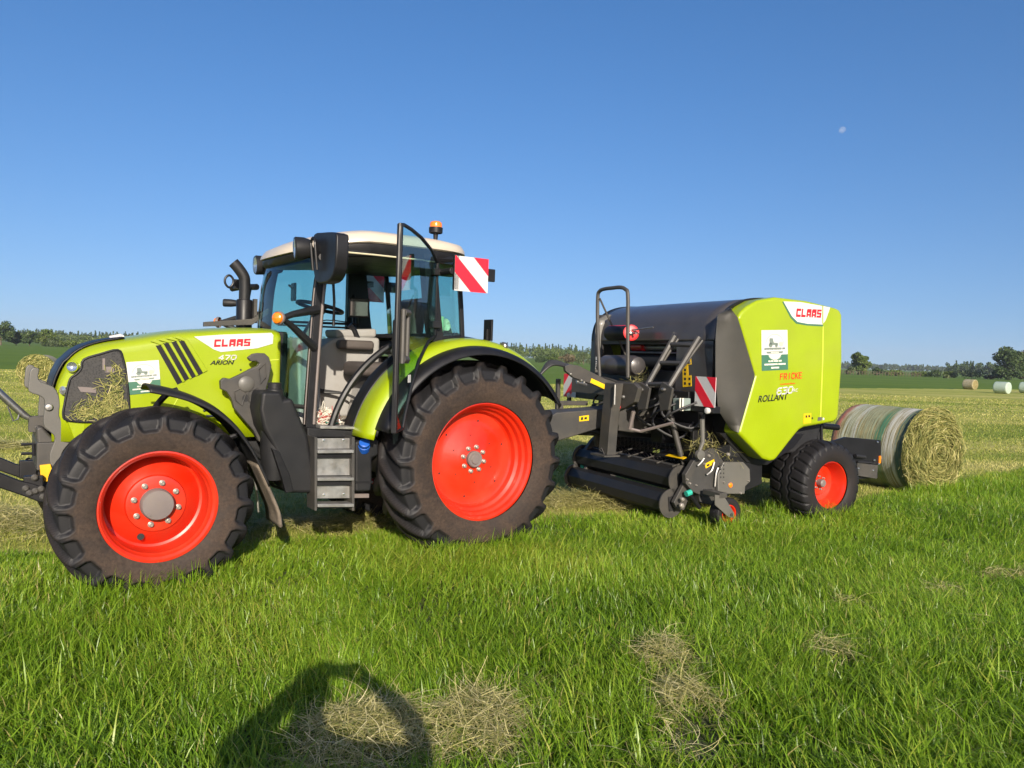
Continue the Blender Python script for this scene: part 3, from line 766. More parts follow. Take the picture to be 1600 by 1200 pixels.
for y in (.06, .16): mb.box((tx - .01, y, tz), (.12, .025, .11))
mb.tube([(tx, .03, tz - .02), (tx, .20, tz - .02)], .018, 10)
mb.build('link_clevis', 'grey', linkage, bevel=.004)
mb = MB()
for v in (694.5, 709): 
    a, b = t_.un(33, v, .2), t_.un(58, v - 1, .2); mb.tube([(a[0], .2, a[1]), (b[0], .2, b[1])], .011, 6)
a, b = t_.un(53, 694, .2), t_.un(54, 712, .2); mb.tube([(a[0], .2, a[1]), (b[0], .2, b[1])], .016, 6)
mb.build('hydraulic_coupler', 'black', linkage)

# rear hitch
mb = MB().box((-.62, 0, .62), (.50, .30, .30)).box((-.85, 0, .50), (.35, .12, .06)).box((-.95, 0, .50), (.12, .16, .20))
for s_ in (1, -1):
    mb.tube([(-.35, s_ * .38, .62), (-1.05, s_ * .42, .66)], .035, 8).tube([(-.45, s_ * .36, 1.25), (-.85, s_ * .41, .66)], .022, 8)
mb.build('rear_hitch', 'black', tractor, bevel=.01)

# ---------------------------------------------------------------- cab
# floor and sill
mb = MB().box((.72, 0, 1.045), (1.06, 1.40, .05)); mb.build('cab_floor', 'floorm', tractor, bevel=.01)
mb = MB()
for s_ in (1, -1): mb.pxz(t_.pts([(480, 668), (590, 676), (590, 684), (480, 684)], .80), s_ * .70, s_ * .80)
mb.box((.75, 0, .99), (1.0, 1.45, .06))
mb.build('cab_sill', 'blackp', tractor, bevel=.012)
MB().pxz(t_.pts([(497, 664), (555, 666), (552, 670), (497, 669)], .76), .68, .815).build('sill_plate', 'alu', tractor, bevel=.004)
Apil = sp2(t_.pts([(484, 676), (486, 640), (491, 570), (497, 490), (502, 440), (511, 396)], .70), 4)
Bpil = sp2(t_.pts([(671, 398), (674, 440), (678, 490), (683, 534)], .78), 4)
Dpil = sp2(t_.pts([(715, 402), (717, 430), (720, 480), (722, 530)], .74), 4)
fr = MB()
def pillar(path, y, wx, wy, s_):
    rows = []
    for x, z in path:
        rows.append([(x - wx, s_ * (y - wy), z), (x + wx, s_ * (y - wy), z), (x + wx * .8, s_ * y, z), (x - wx * .8, s_ * y, z), (x - wx, s_ * (y - wy), z)])
    fr.sheet(rows)
for s_ in (1, -1):
    pillar(Apil, .72, .050, .06, s_); pillar(Bpil, .80, .075, .08, s_); pillar(Dpil, .76, .022, .03, s_)
    A2 = [(x, z) for x, z in arc_pts(0, .80, 1.115, 62, 14, 18)]
    fr.tube([(x, s_ * .745, z) for x, z in A2], .030, 8)
    fr.tube([(x, s_ * .745, z) for x, z in t_.pts([(683, 530), (722, 529)], .76)], .03, 8)
    a, b = Apil[-1], Dpil[0]
    fr.tube([(a[0] + .02, s_ * .69, a[1]), (.8, s_ * .735, 2.51), (.55, s_ * .745, 2.53), (.2, s_ * .745, 2.52), (b[0], s_ * .73, b[1] - .02)], .035, 8)
fr.tube([(-.07, -.74, 1.86), (-.12, 0, 1.86), (-.07, .74, 1.86)], .035, 8)
cabf = fr.build('cab_frame', 'black', tractor, bevel=.004)
mb = MB()
for s_ in (1, -1):
    mb.tube([(x + .058, s_ * .728, z) for x, z in Apil[2:-3]], .006, 6)
    mb.tube([(x - .02, s_ * .730, z) for x, z in Apil[2:-3]], .012, 6)
mb.build_each('door_seal', 'hub', tractor)
# glass
xa = lambda z: float(np.interp(z, [p[1] for p in Apil], [p[0] for p in Apil]))
rows = []
for z in np.linspace(1.22, 2.50, 9):
    row = []
    for k in range(17):
        y = -.69 + 1.38 * k / 16
        row.append((xa(z) + .02 + .19 * (1 - (abs(y) / .69) ** 2.2), y, z))
    rows.append(row)
MB().sheet(rows).build('windscreen', 'glass', tractor, solid=.006)
mb = MB()
for s_ in (1, -1):
    mb.tube([(xa(z) + .015, s_ * .695, z) for z in np.linspace(1.1, 2.48, 9)], .018, 6)
mb.tube([(xa(1.24) + .02 + .19 * (1 - (abs(y) / .69) ** 2.2), y, 1.24) for y in np.linspace(-.69, .69, 15)], .02, 6)
mb.build('windscreen_seal', 'rust', tractor)
rw = [[(np.interp(z, [1.86, 2.52], [-.10, -.05]) - .08 * (1 - (abs(y) / .74) ** 2.5), y, z) for y in np.linspace(-.74, .74, 13)] for z in np.linspace(1.86, 2.50, 6)]
MB().sheet(rw).build('rear_window', 'glass', tractor, solid=.006)
for s_ in (1, -1):
    q = t_.pts([(681, 408), (716, 406), (721, 526), (686, 527)], .75)
    MB().pxz(q, s_ * .745, s_ * .751).build('quarter_window', 'glass', tractor)
# far door, closed
q = [(.26, 2.50), (.26, 1.90), (.52, 1.80), (.78, 1.60), (.97, 1.32), (1.05, 1.08), (1.17, 1.08), (1.14, 1.9), (1.08, 2.5)]
MB().pxz(q, -.786, -.780).build('far_door_glass', 'glass', tractor)
# open door on this side
hinge = Vector((.19, .815)); phi = R(44)
dx, dy = math.cos(phi), math.sin(phi)
def D(s, z, o=0.0): return (hinge.x + dx * s - dy * o, hinge.y + dy * s + dx * o, z)
outl = [(.0, 1.86), (.20, 1.80), (.42, 1.64), (.60, 1.42), (.72, 1.22), (.77, 1.12), (.94, 1.10), (.955, 1.5), (.955, 2.0), (.95, 2.55), (.945, 2.645), (.86, 2.655), (.70, 2.65), (.45, 2.625), (.2, 2.57), (.0, 2.48)]
door = MB().tube([D(s, z) for s, z in outl], .015, 8, closed=True).build('cab_door', 'black', tractor)
MB().prism([D(s, z, -.003) for s, z in outl], [D(s, z, .003) for s, z in outl]).build('door_glass', 'glass', door)
mb = MB().prism([D(.925, 1.10, -.02), D(.965, 1.10, -.02), D(.965, 1.10, .02), D(.925, 1.10, .02)], [D(.92, 2.65, -.02), D(.955, 2.65, -.02), D(.955, 2.65, .02), D(.92, 2.65, .02)])
mb.build('door_edge', 'blackp', door, bevel=.006)
mb = MB()
for (s0, z0, s1, z1, w_) in ((.80, 1.62, .80, 2.02, .02), (.90, 1.62, .90, 2.02, .02), (.80, 2.0, .90, 2.0, .03), (.80, 1.65, .90, 1.65, .03)):
    mb.tube([D(s0, z0, .03), D(s1, z1, .03)], w_, 8)
mb.build('door_handle', 'grey', door)
MB().prism([D(.74, 1.66, -.06), D(.90, 1.66, -.06), D(.90, 1.95, -.06), D(.74, 1.95, -.06)], [D(.74, 1.66, -.01), D(.90, 1.66, -.01), D(.90, 1.95, -.01), D(.74, 1.95, -.01)]).build('door_lock', 'blackp', door, bevel=.02)
MB().prism([D(.62, 1.47, .004), D(.68, 1.47, .004), D(.68, 1.53, .004), D(.62, 1.53, .004)], [D(.62, 1.47, .006), D(.68, 1.47, .006), D(.68, 1.53, .006), D(.62, 1.53, .006)]).build('door_label', 'white', door)
mb = MB()
for z in (2.40, 1.95): mb.box((.20, .83, z), (.09, .06, .06))
mb.build_each('door_hinge', 'black', door, bevel=.006)
# roof: cream top, black lower half
def slab(cx, hx, hy, z, n=56, p=4.0, fx=0.0):
    out = []
    for k in range(n):
        a = 2 * math.pi * k / n; c, s = math.cos(a), math.sin(a); q = 2.4 if c > 0 else p
        x = cx + hx * math.copysign(abs(c) ** (2 / q), c); y = hy * math.copysign(abs(s) ** (2 / q), s)
        out.append((x, y, z - fx * max(0, x - .75) ** 1.5))
    return out + [out[0]]
lv = [slab(.56, .82, .785, 2.592, fx=.25), slab(.56, .845, .80, 2.602, fx=.25), slab(.56, .84, .80, 2.632, fx=.26), slab(.55, .81, .76, 2.678, fx=.27), slab(.54, .69, .66, 2.708, fx=.27), slab(.53, .45, .45, 2.727, fx=.2), slab(.53, .02, .02, 2.732)]
roof = MB().sheet(lv).build('roof', 'cream', tractor, angle=50)
lv = [slab(.56, .02, .02, 2.475), slab(.54, .72, .70, 2.475, fx=.20), slab(.55, .79, .775, 2.488, fx=.22), slab(.56, .82, .792, 2.53, fx=.23), slab(.56, .825, .795, 2.585, fx=.245), slab(.56, .78, .76, 2.60, fx=.25), slab(.56, .02, .02, 2.59)]
MB().sheet(lv).build('roof_lining', 'black', roof, angle=50)
MB().tube([(1.0, .800, 2.488), (.75, .800, 2.492), (.35, .800, 2.492), (.2, .800, 2.488)], .007, 6).build('rain_strip', 'stpale', roof)
# work lamps under the roof's front corners, and rear ones
def pod(c, ax, r, name='work_lamp'):
    b = MB().lathe([(.02, -.10), (r * .8, -.085), (r * 1.02, -.03), (r * 1.05, .03), (r * .95, .042)], c=c, axis=ax, n=28).build(name, 'blackp', tractor)
    MB().lathe([(r * .9, .036), (r * .6, .022), (.001, .012)], c=c, axis=ax, n=24).build('lamp_reflector', 'chrome', b)
    MB().lathe([(r * .95, .040), (r * .5, .050), (.001, .053)], c=c, axis=ax, n=24).build('lamp_glass', 'clear', b)
    return b
x_, z_ = t_.un(471, 387, .78)
for s_ in (1, -1):
    if s_ > 0: pod((x_ + .02, s_ * .80, z_ - .01), (1, -s_ * .22, -.05), .085)
    pod((-.22, s_ * .62, 2.52), (-1, s_ * .2, -.15), .06)
for u, v, y_, r_ in ((402, 414, -.60, .085), (422, 412, -.46, .095)):
    a = t_.un(u, v, y_); pod((a[0] - .02, y_, a[1]), (1, -.05, -.05), r_)
# mirrors
mo = [(492, 366), (502, 363.5), (518, 362.5), (525, 364), (527.5, 370), (525.5, 417), (518, 437), (509, 442), (500, 443), (494, 437), (491, 418), (491, 385)]
mo_yz = t_.ptx(mo, 1.30)
for s_ in (1,):
    q = [(s_ * a, b) for a, b in sp2(mo_yz, 2, True)]
    mi = MB().pyz(q, 1.21, 1.31).build('mirror', 'black', tractor, bevel=.014, seg=3)
    cy = sum(a for a, b in mo_yz) / len(mo_yz); cz = sum(b for a, b in mo_yz) / len(mo_yz)
    MB().pyz([(s_ * (cy + (a - cy) * .86), cz + (b - cz) * .9) for a, b in mo_yz], 1.203, 1.209).build('mirror_glass', 'chrome', mi)
    lp = [(1.34, s_ * (cy - .13), cz - .10), (1.36, s_ * (cy - .13), cz + .08)] + [(1.36, s_ * (cy - .09 - .045 * math.cos(R(k))), cz + .08 + .06 * math.sin(R(k))) for k in (30, 60, 90, 120, 150)] + [(1.36, s_ * (cy - .045), cz + .08), (1.34, s_ * (cy - .045), cz - .10)]
    MB().tube(spline(lp, 3), .011, 8).build('mirror_loop', 'black', mi)
    MB().tube([(1.12, s_ * .70, 2.36), (1.25, s_ * .95, 2.40), (1.30, s_ * (cy - .05), cz)], .028, 8).tube([(1.15, s_ * .70, 2.24), (1.28, s_ * .98, 2.26)], .02, 8).tube([(1.28, s_ * .98, 2.2), (1.28, s_ * .98, 2.42)], .02, 8).build('mirror_arm', 'black', mi)
# indicators on forked arms
ix, iz = t_.un(434, 497, .90)
for s_ in (1, -1):
    il = MB()
    for z1 in (2.02, 1.72):
        rows = []
        p0, p1 = Vector((ix - .03, s_ * .90, iz)), Vector((xa(z1) + .02, s_ * .725, z1))
        il.tube([p0, p0.lerp(p1, .3) + Vector((0, 0, .01)), p1], [.022, .026, .036], 8)
    io = il.build('indicator_arm', 'blackp', tractor)
    MB().lathe([(.05, -.02), (.052, .0), (.046, .008)], c=(ix, s_ * .91, iz), axis=(.8, s_ * .6, 0), n=24).build('lamp_base', 'hub', io)
    q = MB().lathe([(.044, .004), (.040, .022), (.025, .034), (.001, .038)], c=(ix, s_ * .91, iz), axis=(.8, s_ * .6, 0), n=24).build('indicator_lens', 'orange', io)
    q.scale = (1, 1, 1)
# exhaust
ex = (1.43, -.56)
def E_(u, v): 
    return t_.un(u, v, ex[1])
zb = E_(381, 506)[1]; zm = E_(380, 468)[1]
mb = MB().lathe([(.070, zb - .1), (.070, zm - .01), (.064, zm), (.052, zm)], c=(ex[0], ex[1], 0), axis=(0, 0, 1), n=28)
exh = mb.build('exhaust', 'black', tractor)
pp = [(ex[0], ex[1], zm - .02), (ex[0], ex[1], zm + .14), (ex[0] + .01, ex[1], zm + .21), (ex[0] + .06, ex[1] - .01, zm + .285), (ex[0] + .10, ex[1] - .02, zm + .33)]
MB().tube(spline(pp, 5), .050, 18, cap=False).build('exhaust_pipe', 'blackp', exh)
mb = MB()
for k in range(3): mb.lathe([(.012, zm + .0), (.001, zm + .006)], c=(ex[0] + .05 * math.cos(k), ex[1] + .05 * math.sin(k + 1), 0), axis=(0, 0, 1), n=10)
mb.box((ex[0] - .09, ex[1] + .02, zm - .10), (.03, .06, .22))
mb.build('heat_shield', 'grey', exh)
# far side mirror bracket, rails and lamp seen past the hood
a = t_.un(358, 440, -.95)
MB().tube(spline([(a[0], -.95, a[1] - .055), (a[0] + .035, -.95, a[1] - .02), (a[0] + .035, -.95, a[1] + .03), (a[0], -.95, a[1] + .06), (a[0] - .035, -.95, a[1] + .03), (a[0] - .035, -.95, a[1] - .02)], 4, True), .011, 8, closed=True).box((a[0] - .07, -.93, a[1] - .02), (.06, .04, .09)).build('mirror_loop', 'black', tractor)
mb = MB().tube([(1.25, -.80, 2.28), (1.36, -1.02, 2.28), (1.40, -1.12, 2.27)], .03, 8)
mb.tube([(1.30, -.86, 2.26), (1.34, -.90, 1.95), (1.36, -.92, 1.70)], .018, 8)
mb.build('grab_rail', 'black', tractor)
a, b, c = t_.un(322, 510, -.30), t_.un(398, 504, -.30), t_.un(424, 490, -.30)
MB().prism([(a[0], -.42, a[1]), (b[0], -.42, b[1] - .02), (c[0], -.42, c[1]), (c[0], -.42, c[1] + .05), (b[0], -.42, b[1] + .035), (a[0], -.42, a[1] + .04)],
           [(a[0], -.38, a[1]), (b[0], -.38, b[1] - .02), (c[0], -.38, c[1]), (c[0], -.38, c[1] + .05), (b[0], -.38, b[1] + .035), (a[0], -.38, a[1] + .04)]).build('engine_stay', 'grey', tractor, bevel=.004)
wl = pod((1.47, -.98, 2.12), (.9, -.4, 0), .036)
# beacon
bx, bz = t_.un(681, 357, .45)
bm_ = MB().lathe([(.055, -.045), (.062, -.04), (.064, .005), (.056, .01), (.05, .014)], c=(bx, .45, bz), axis=(0, 0, 1), n=32)
bm_.tube([(bx, .45, bz - .04), (bx, .45, bz - .15), (bx + .03, .55, bz - .20), (bx + .04, .66, bz - .24)], [.024, .016, .016, .016], 10)
bm_.box((bx + .02, .50, bz - .17), (.05, .09, .05)).lathe([(.032, -.012), (.032, .012), (.001, .012)], c=(bx + .04, .70, bz - .25), n=18)
bc = bm_.build('beacon', 'black', tractor)
MB().lathe([(.056, .008), (.057, .03), (.052, .052), (.040, .062), (.001, .066)], c=(bx, .45, bz), axis=(0, 0, 1), n=32).build('beacon_lens', 'orange', bc)
# red and white warning boards on arms by the rear window
def board(par, c0, ux, uy, nrm, w_, h_, flip=False):
    """c0: lower left corner; diagonal stripes"""
    c0, ux, uy, nn = Vector(c0), Vector(ux), Vector(uy), Vector(nrm)
    def P(u, v, d): return c0 + ux * (u * w_) + uy * (v * h_) + nn * d
    def sl(name, uv, m, d0, d1, pr): 
        if flip: uv = [(1 - a, b) for a, b in uv]
        return MB().prism([P(a, b, d0) for a, b in uv], [P(a, b, d1) for a, b in uv]).build(name, m, pr)
    wb = sl('warning_board', [(0, 0), (1, 0), (1, 1), (0, 1)], 'wwhite', -.006, 0, par)
    for uv in ([(0, 1), (0, .53), (.48, 0), (.97, 0), (.03, 1)], [(.55, 1), (1, .50), (1, 1)]):
        for d0, d1 in ((.0, .0015), (-.0075, -.006)): sl('red_stripe', uv, 'wred', d0, d1, wb)
    return wb
for s_ in (1, -1):
    wb = board(tractor, (.150, s_ * 1.05, 2.236), (-1, 0, 0), (0, 0, 1), (0, s_, 0), .330, .292, flip=False)
    mb = MB().box((.13, s_ * 1.035, 2.39), (.05, .03, .30)).tube([(.16, s_ * .80, 2.40), (.16, s_ * 1.03, 2.40)], .03, 8).box((.10, s_ * .92, 2.40), (.10, .24, .06))
    MB().box((-.22, s_ * .98, 2.40), (.14, .03, .11)).build('board_holder', 'black', wb, bevel=.006)
    mb.build('board_arm', 'black', wb, bevel=.006)
# driver's place
st = MB()
tor = []
sc_ = Vector((.92, .0, 2.08)); ax = Vector((-.20, 0, .98)).normalized(); u = ax.cross(Vector((0, 1, 0))).normalized(); v = ax.cross(u)
ring = [sc_ + u * (.20 * math.cos(R(k * 12))) + v * (.20 * math.sin(R(k * 12))) for k in range(30)]
st.tube(ring, .017, 10, closed=True)
for k in (30, 150, 270): st.tube([sc_ - ax * .03, sc_ + u * (.2 * math.cos(R(k))) + v * (.2 * math.sin(R(k)))], .014, 6)
st.lathe([(.05, -.05), (.055, -.01), (.001, .0)], c=sc_, axis=ax, n=20)
st.tube([sc_ - ax * .03, sc_ - ax * .25 + Vector((.06, 0, 0)), (1.12, 0, 1.55)], [.03, .045, .08], 10)
st.build('steering_wheel', 'black', tractor)
MB().prism([(1.02, -.46, 1.07), (1.24, -.46, 1.07), (1.24, .46, 1.07), (1.02, .40, 1.07)], [(.98, -.16, 1.80), (1.20, -.24, 1.80), (1.20, .24, 1.80), (.98, .16, 1.80)]).build('dashboard', 'interior', tractor, bevel=.03, seg=3)
# right hand console and trim
con = [(.16, 1.06), (1.08, 1.06), (1.02, 1.35), (.92, 1.52), (.80, 1.70), (.66, 1.80), (.52, 1.84), (.16, 1.84)]
MB().pxz(con, -.72, -.36).build('side_console', 'interior', tractor, bevel=.035, seg=4)
MB().pxz([(.12, 1.06), (.52, 1.06), (.46, 1.34), (.38, 1.42), (.12, 1.42)], -.34, .40).build('seat_base', 'interior', tractor, bevel=.04, seg=3)
a = t_.un(567, 602, -.355)
MB().lathe([(.036, 0), (.001, 0)], c=(a[0], -.356, a[1]), n=22).build('console_plug', 'intdark', tractor)
MB().pxz([(.18, 1.84), (.60, 1.82), (.62, 1.90), (.18, 1.93)], -.70, -.40).build('console_top', 'interior', tractor, bevel=.03, seg=3)
seat = MB().box((.36, .0, 1.54), (.48, .50, .13)).build('driver_seat', 'intdark', tractor, bevel=.05, seg=4)
MB().prism([(.02, -.24, 1.60), (.16, -.24, 1.60), (.16, .24, 1.60), (.02, .24, 1.60)], [(-.06, -.22, 2.22), (.05, -.22, 2.22), (.05, .22, 2.22), (-.06, .22, 2.22)]).build('backrest', 'intdark', seat, bevel=.05, seg=4)
MB().box((.45, -.30, 1.76), (.36, .12, .09)).build('armrest', 'intdark', seat, bevel=.035, seg=4)
MB().box((.30, .29, 1.72), (.30, .08, .07)).build('armrest', 'intdark', seat, bevel=.03, seg=4)
jx, jz = t_.un(558, 527, -.40); kx, kz = t_.un(546, 508, -.40)
MB().tube(spline([(jx - .05, -.40, jz - .08), (jx, -.40, jz), ((jx + kx) / 2 - .005, -.40, (jz + kz) / 2 + .015), (kx, -.40, kz)], 4), [.034] * 4 + [.026] * 4 + [.024] * 4 + [.03], 10).lathe([(.06, -.02), (.055, .01), (.02, .02)], c=(jx - .04, -.40, jz - .08), axis=(0, 0, 1), n=18).build('joystick', 'black', tractor)
mx, mz = t_.un(561, 481, -.45)
mon = MB().box((mx, -.45, mz), (.20, .04, .19), Matrix.Rotation(R(-18), 3, 'Z')).build('monitor', 'black', tractor, bevel=.01)
MB().box((mx + .008, -.427, mz - .01), (.165, .006, .135), Matrix.Rotation(R(-18), 3, 'Z')).build('monitor_screen', 'screen', mon)
mb = MB().tube([(mx, -.45, mz - .05), (mx - .02, -.5, mz - .16), (1.10, -.60, mz - .17)], .012, 8).tube([(mx, -.45, mz - .05), (mx - .02, -.5, mz - .20), (1.10, -.62, mz - .20)], .010, 8)
mb.tube(spline([(mx + .05, -.5, mz - .15), (.72, -.52, 1.98), (.95, -.5, 1.80)], 5), .006, 6)
mb.build('monitor_arm', 'black', tractor)
mb = MB()
for k in range(2):
    mb.tube(spline([(1.04, -.34, 1.62 - .03 * k), (.98, -.26, 1.40), (.80, -.30, 1.33 - .02 * k), (.60, -.20, 1.30), (.5, -.1, 1.25)], 6), .012, 8)
mb.build_each('cable', 'rust', tractor)
mb = MB().tube([(.36, -.55, 1.9), (.30, -.74, 2.3), (.30, -.76, 2.5)], .02, 8).tube([(1.05, .60, 2.46), (1.03, .62, 2.1), (1.03, .62, 1.9)], .012, 8)
MB().box((.30, -.74, 2.2), (.14, .06, .62)).build('far_post', 'black', tractor)
mb.build_each('cab_post', 'black', tractor)
IMX = t_.un(460, 438, -.95)[0]
# front lamp fixtures on the inside of the windscreen: small inside mirror
q = MB().pyz([(-.95 - .05, 2.18), (-.95 + .05, 2.18), (-.95 + .05, 2.36), (-.95 - .05, 2.36)], IMX - .01, IMX + .02).build('far_mirror', 'black', tractor, bevel=.01)
MB().tube([(IMX, -.95, 2.3), (IMX + .1, -.80, 2.32)], .012, 6).build('mirror_stalk', 'black', q)

# things lying in the cab
def cab_thing(name, mb, mat, label, cat, **k):
    o = mb.build(name, mat, None, **k); o.location = TF.o; o.rotation_euler = (0, 0, TF.rz)
    return tag(o, label, cat)
mb = MB()
r_ = random.Random(4)
bx0, bz0 = t_.un(508, 640, .45)
def twine(mb, n, c, rad):
    for k in range(n):
        p = [Vector(c) + Vector((r_.gauss(0, rad[0]), r_.gauss(0, rad[1]), abs(r_.gauss(0, rad[2])))) for _ in range(5)]
        mb.tube(spline(p, 4), .0027, 5, cap=False)
mb = MB(); twine(mb, 90, (1.04, .50, 1.085), (.055, .06, .055))
tw = cab_thing('twine_bundle', mb, 'stcream', 'tangled bundle of white, red and green baler twine lying on the cab floor', 'twine')
mb = MB(); twine(mb, 9, (1.05, .54, 1.10), (.04, .05, .06)); o = mb.build('red_twine', 'netred', tw)
mb = MB(); twine(mb, 9, (1.02, .54, 1.08), (.03, .04, .03)); o = mb.build('green_twine', 'teal', tw)
cxp, czp = t_.un(683, 505, .60)
cab_thing('cup', MB().lathe([(.001, 0), (.030, 0), (.036, .15), (.033, .15), (.028, .01), (.001, .012)], c=(cxp - .03, .60, 1.885), axis=(0, 0, 1), n=24), M('pale_green_plastic', (.36, .62, .36), .4), 'pale green drinking cup standing behind the cab quarter window', 'cup')
mb = MB(); rows = []
for i in range(9):
    rows.append([(-.02 - .012 * j + .015 * math.sin(i * 2.1 + j), .30 + .36 * i / 8, 1.885 + .16 * math.sin(math.pi * min(1, j / 5 + .04)) * (.7 + .3 * math.sin(i * 1.3)) + .012 * math.sin(j * 3 + i)) for j in range(7)])
cab_thing('cloth', MB().sheet(rows), M('printed_cloth', (.42, .52, .38), .8, var=.6, scale=22), 'crumpled pale green and white cloth in the rear of the cab', 'cloth', solid=.004, sub=1)
MB().box((.03, 0, 1.86), (.24, 1.40, .04)).build('rear_shelf', 'blackp', tractor, bevel=.01)
# ------------------------------------------------------------------ round baler
b_ = BF
baler = empty('round_baler', BF.o, BF.rz)
tag(baler, 'lime green and dark grey round baler hitched behind the tractor', 'round baler')
YP = 1.20
for s_ in (1, -1):
    make_wheel(baler, (0, .985 * s_, .405), .480, .262, .50, 26, .022, 'baler', s_ < 0)
MB().tube([(0, -.95, .405), (0, .95, .405)], .07, 14).box((0, 0, .52), (.25, 1.3, .16)).build('axle', 'black', baler)
# side panels
face = b_.pts([(1153, 496), (1159, 487), (1169, 478), (1185, 469), (1213, 464), (1262, 470), (1306, 481), (1313, 484), (1316.5, 492), (1317, 563), (1311, 648), (1309, 655), (1303, 660), (1257, 668), (1250, 672), (1243, 680), (1214, 717), (1210, 720), (1204, 721), (1192, 717), (1154, 677), (1180, 587)], YP)
def onp(px): return b_.pts(px, YP + .002)
for s_ in (1, -1):
    sp_ = MB().pxz(face, s_ * (YP - .24), s_ * YP).build('side_panel', 'green', baler, bevel=.035, seg=4)
    # grey front corner, turning in towards the front
    bd0 = [b_.un(u, v, YP - .012) for u, v in ((1141, 481), (1152.5, 496), (1166.5, 541), (1180, 587), (1167.5, 631), (1154.5, 676))]
    bd2 = [b_.un(u, v, 1.085) for u, v in ((1139, 481), (1121, 492), (1118, 530), (1118, 590), (1122, 640), (1142, 672))]
    def dens(L): return [tuple(np.array(p) + (np.array(q) - np.array(p)) * j / 4) for p, q in zip(L, L[1:]) for j in range(4)] + [L[-1]]
    rows = []
    for (a, c), (e, g) in zip(dens(bd0), dens(bd2)):
        row = []
        for k in range(25):
            f = k / 24
            row.append((a + (e - a) * f + .012 * math.sin(math.pi * f), s_ * (YP - .012 + (1.085 - YP + .012) * f ** 2.2), c + (g - c) * f))
        rows.append(row)
        MB().sheet(rows).build('front_corner', 'greyl', sp_, angle=80)
    rim_ = [[r[-1], (r[-1][0] - .02, r[-1][1] - s_ * .03, r[-1][2]), (r[-1][0] - .10, r[-1][1] - s_ * .05, r[-1][2])] for r in rows]
    MB().sheet(rim_).build('corner_return', 'greyl', sp_, angle=80)
    # raised features follow on the side we see
    def dec(name, px, mat, d=.003, par=sp_, d0=0.0, k=0, bev=0):
        p = onp(px); p = sp2(p, k, True) if k else p
        return MB().pxz(p, s_ * (YP + d0), s_ * (YP + d)).build(name, mat, par, bevel=bev)
    bdg = dec('name_badge', [(1224, 471), (1250, 472), (1284, 478), (1297, 480.5), (1290, 500), (1285, 507), (1262, 506), (1246, 503), (1237, 494)], 'white', .004)
    MB().pxz(onp([(1222.5, 472), (1224, 471), (1237, 494), (1246, 503), (1262, 506), (1286, 507.5), (1286, 510), (1261, 508.5), (1244, 505.5), (1235, 496)]), s_ * YP, s_ * (YP + .003)).build('badge_edge', 'stgreen', bdg)
    dec('badge_seam', [(1284.5, 478), (1286, 478.3), (1286, 506), (1284.5, 506)], 'green', .006)
    if s_ > 0:
        x0, z0 = b_.un(1243, 495, YP); x1, z1 = b_.un(1282, 496.5, YP)
        block_word('CLAAS', 'badge_lettering', 'redlet', bdg, (x0, YP + .0045, z0), (x1 - x0, 0, z1 - z0), (0, 0, 1), .088, math.hypot(x1 - x0, z1 - z0), slant=.08)
        sticker(sp_, b_, [(1189.5, 516), (1230, 515.5), (1231, 577.5), (1190, 579.5)], YP)
        for body, u0, v0, u1, v1, hh, m, sh, bo in (('Landmaschinen', 1219, 601.5, 1242, 600, .018, 'orlet', .2, .0),
                                                   ('RC', 1239, 612.5, 1246.5, 612, .034, 'white', .18, .01), ('ROLLANT', 1184, 629, 1231, 624, .070, 'blklet', .22, .016)):
            x0, z0 = b_.un(u0, v0, YP); x1, z1 = b_.un(u1, v1, YP)
            text(body, 'lettering', m, sp_, (x0, YP + .003, z0), (x1 - x0, 0, z1 - z0), (0, 0, 1), hh, math.hypot(x1 - x0, z1 - z0), shear=sh, bold=bo)
    if s_ > 0:
        for body, u0, v0, u1, v1, hh, m, sw, sl in (('FRICKE', 1219, 593, 1252, 590.5, .058, 'orlet', .0115, .0), ('630', 1213, 616.5, 1237, 613.5, .064, 'white', .0135, .2)):
            x0, z0 = b_.un(u0, v0, YP); x1, z1 = b_.un(u1, v1, YP)
            stroke_word(body, 'lettering', m, sp_, (x0, YP + .003, z0), (x1 - x0, 0, z1 - z0), (0, 0, 1), hh, math.hypot(x1 - x0, z1 - z0), sw, sl, .58 if len(body) > 3 else .36)
    dec('panel_seam', [(1285.5, 510), (1287.2, 510), (1286.5, 560), (1283, 655), (1281.2, 655), (1284.8, 560)], 'seam', .0018)
    w1 = dec('warning_label', [(1256, 646.5), (1267.5, 645.5), (1267, 660.5), (1255.5, 662)], 'yellow', .003)
    MB().pxz(onp([(1258.5, 649), (1261, 649), (1261, 652.5), (1258.5, 652.5)]) , s_ * (YP + .003), s_ * (YP + .004)).pxz(onp([(1263, 648.5), (1265.5, 648.5), (1265.5, 652), (1263, 652)]), s_ * (YP + .003), s_ * (YP + .004)).build('label_print', 'blklet', w1)
    dec('type_plate', [(1278, 652), (1284.5, 651.5), (1284, 657), (1277.5, 657.6)], 'greyl', .003)
    cx, cz = b_.un(1286.5, 654.5, YP); MB().lathe([(.014, .002), (.012, .005), (.001, .005)], c=(cx, s_ * YP, cz), axis=(0, s_, 0), n=16).build('panel_lock', 'white', sp_)
    cx, cz = b_.un(1269, 653.5, YP); MB().lathe([(.012, .002), (.001, .003)], c=(cx, s_ * YP, cz), axis=(0, s_, 0), n=16).build('panel_lock', 'blklet', sp_)
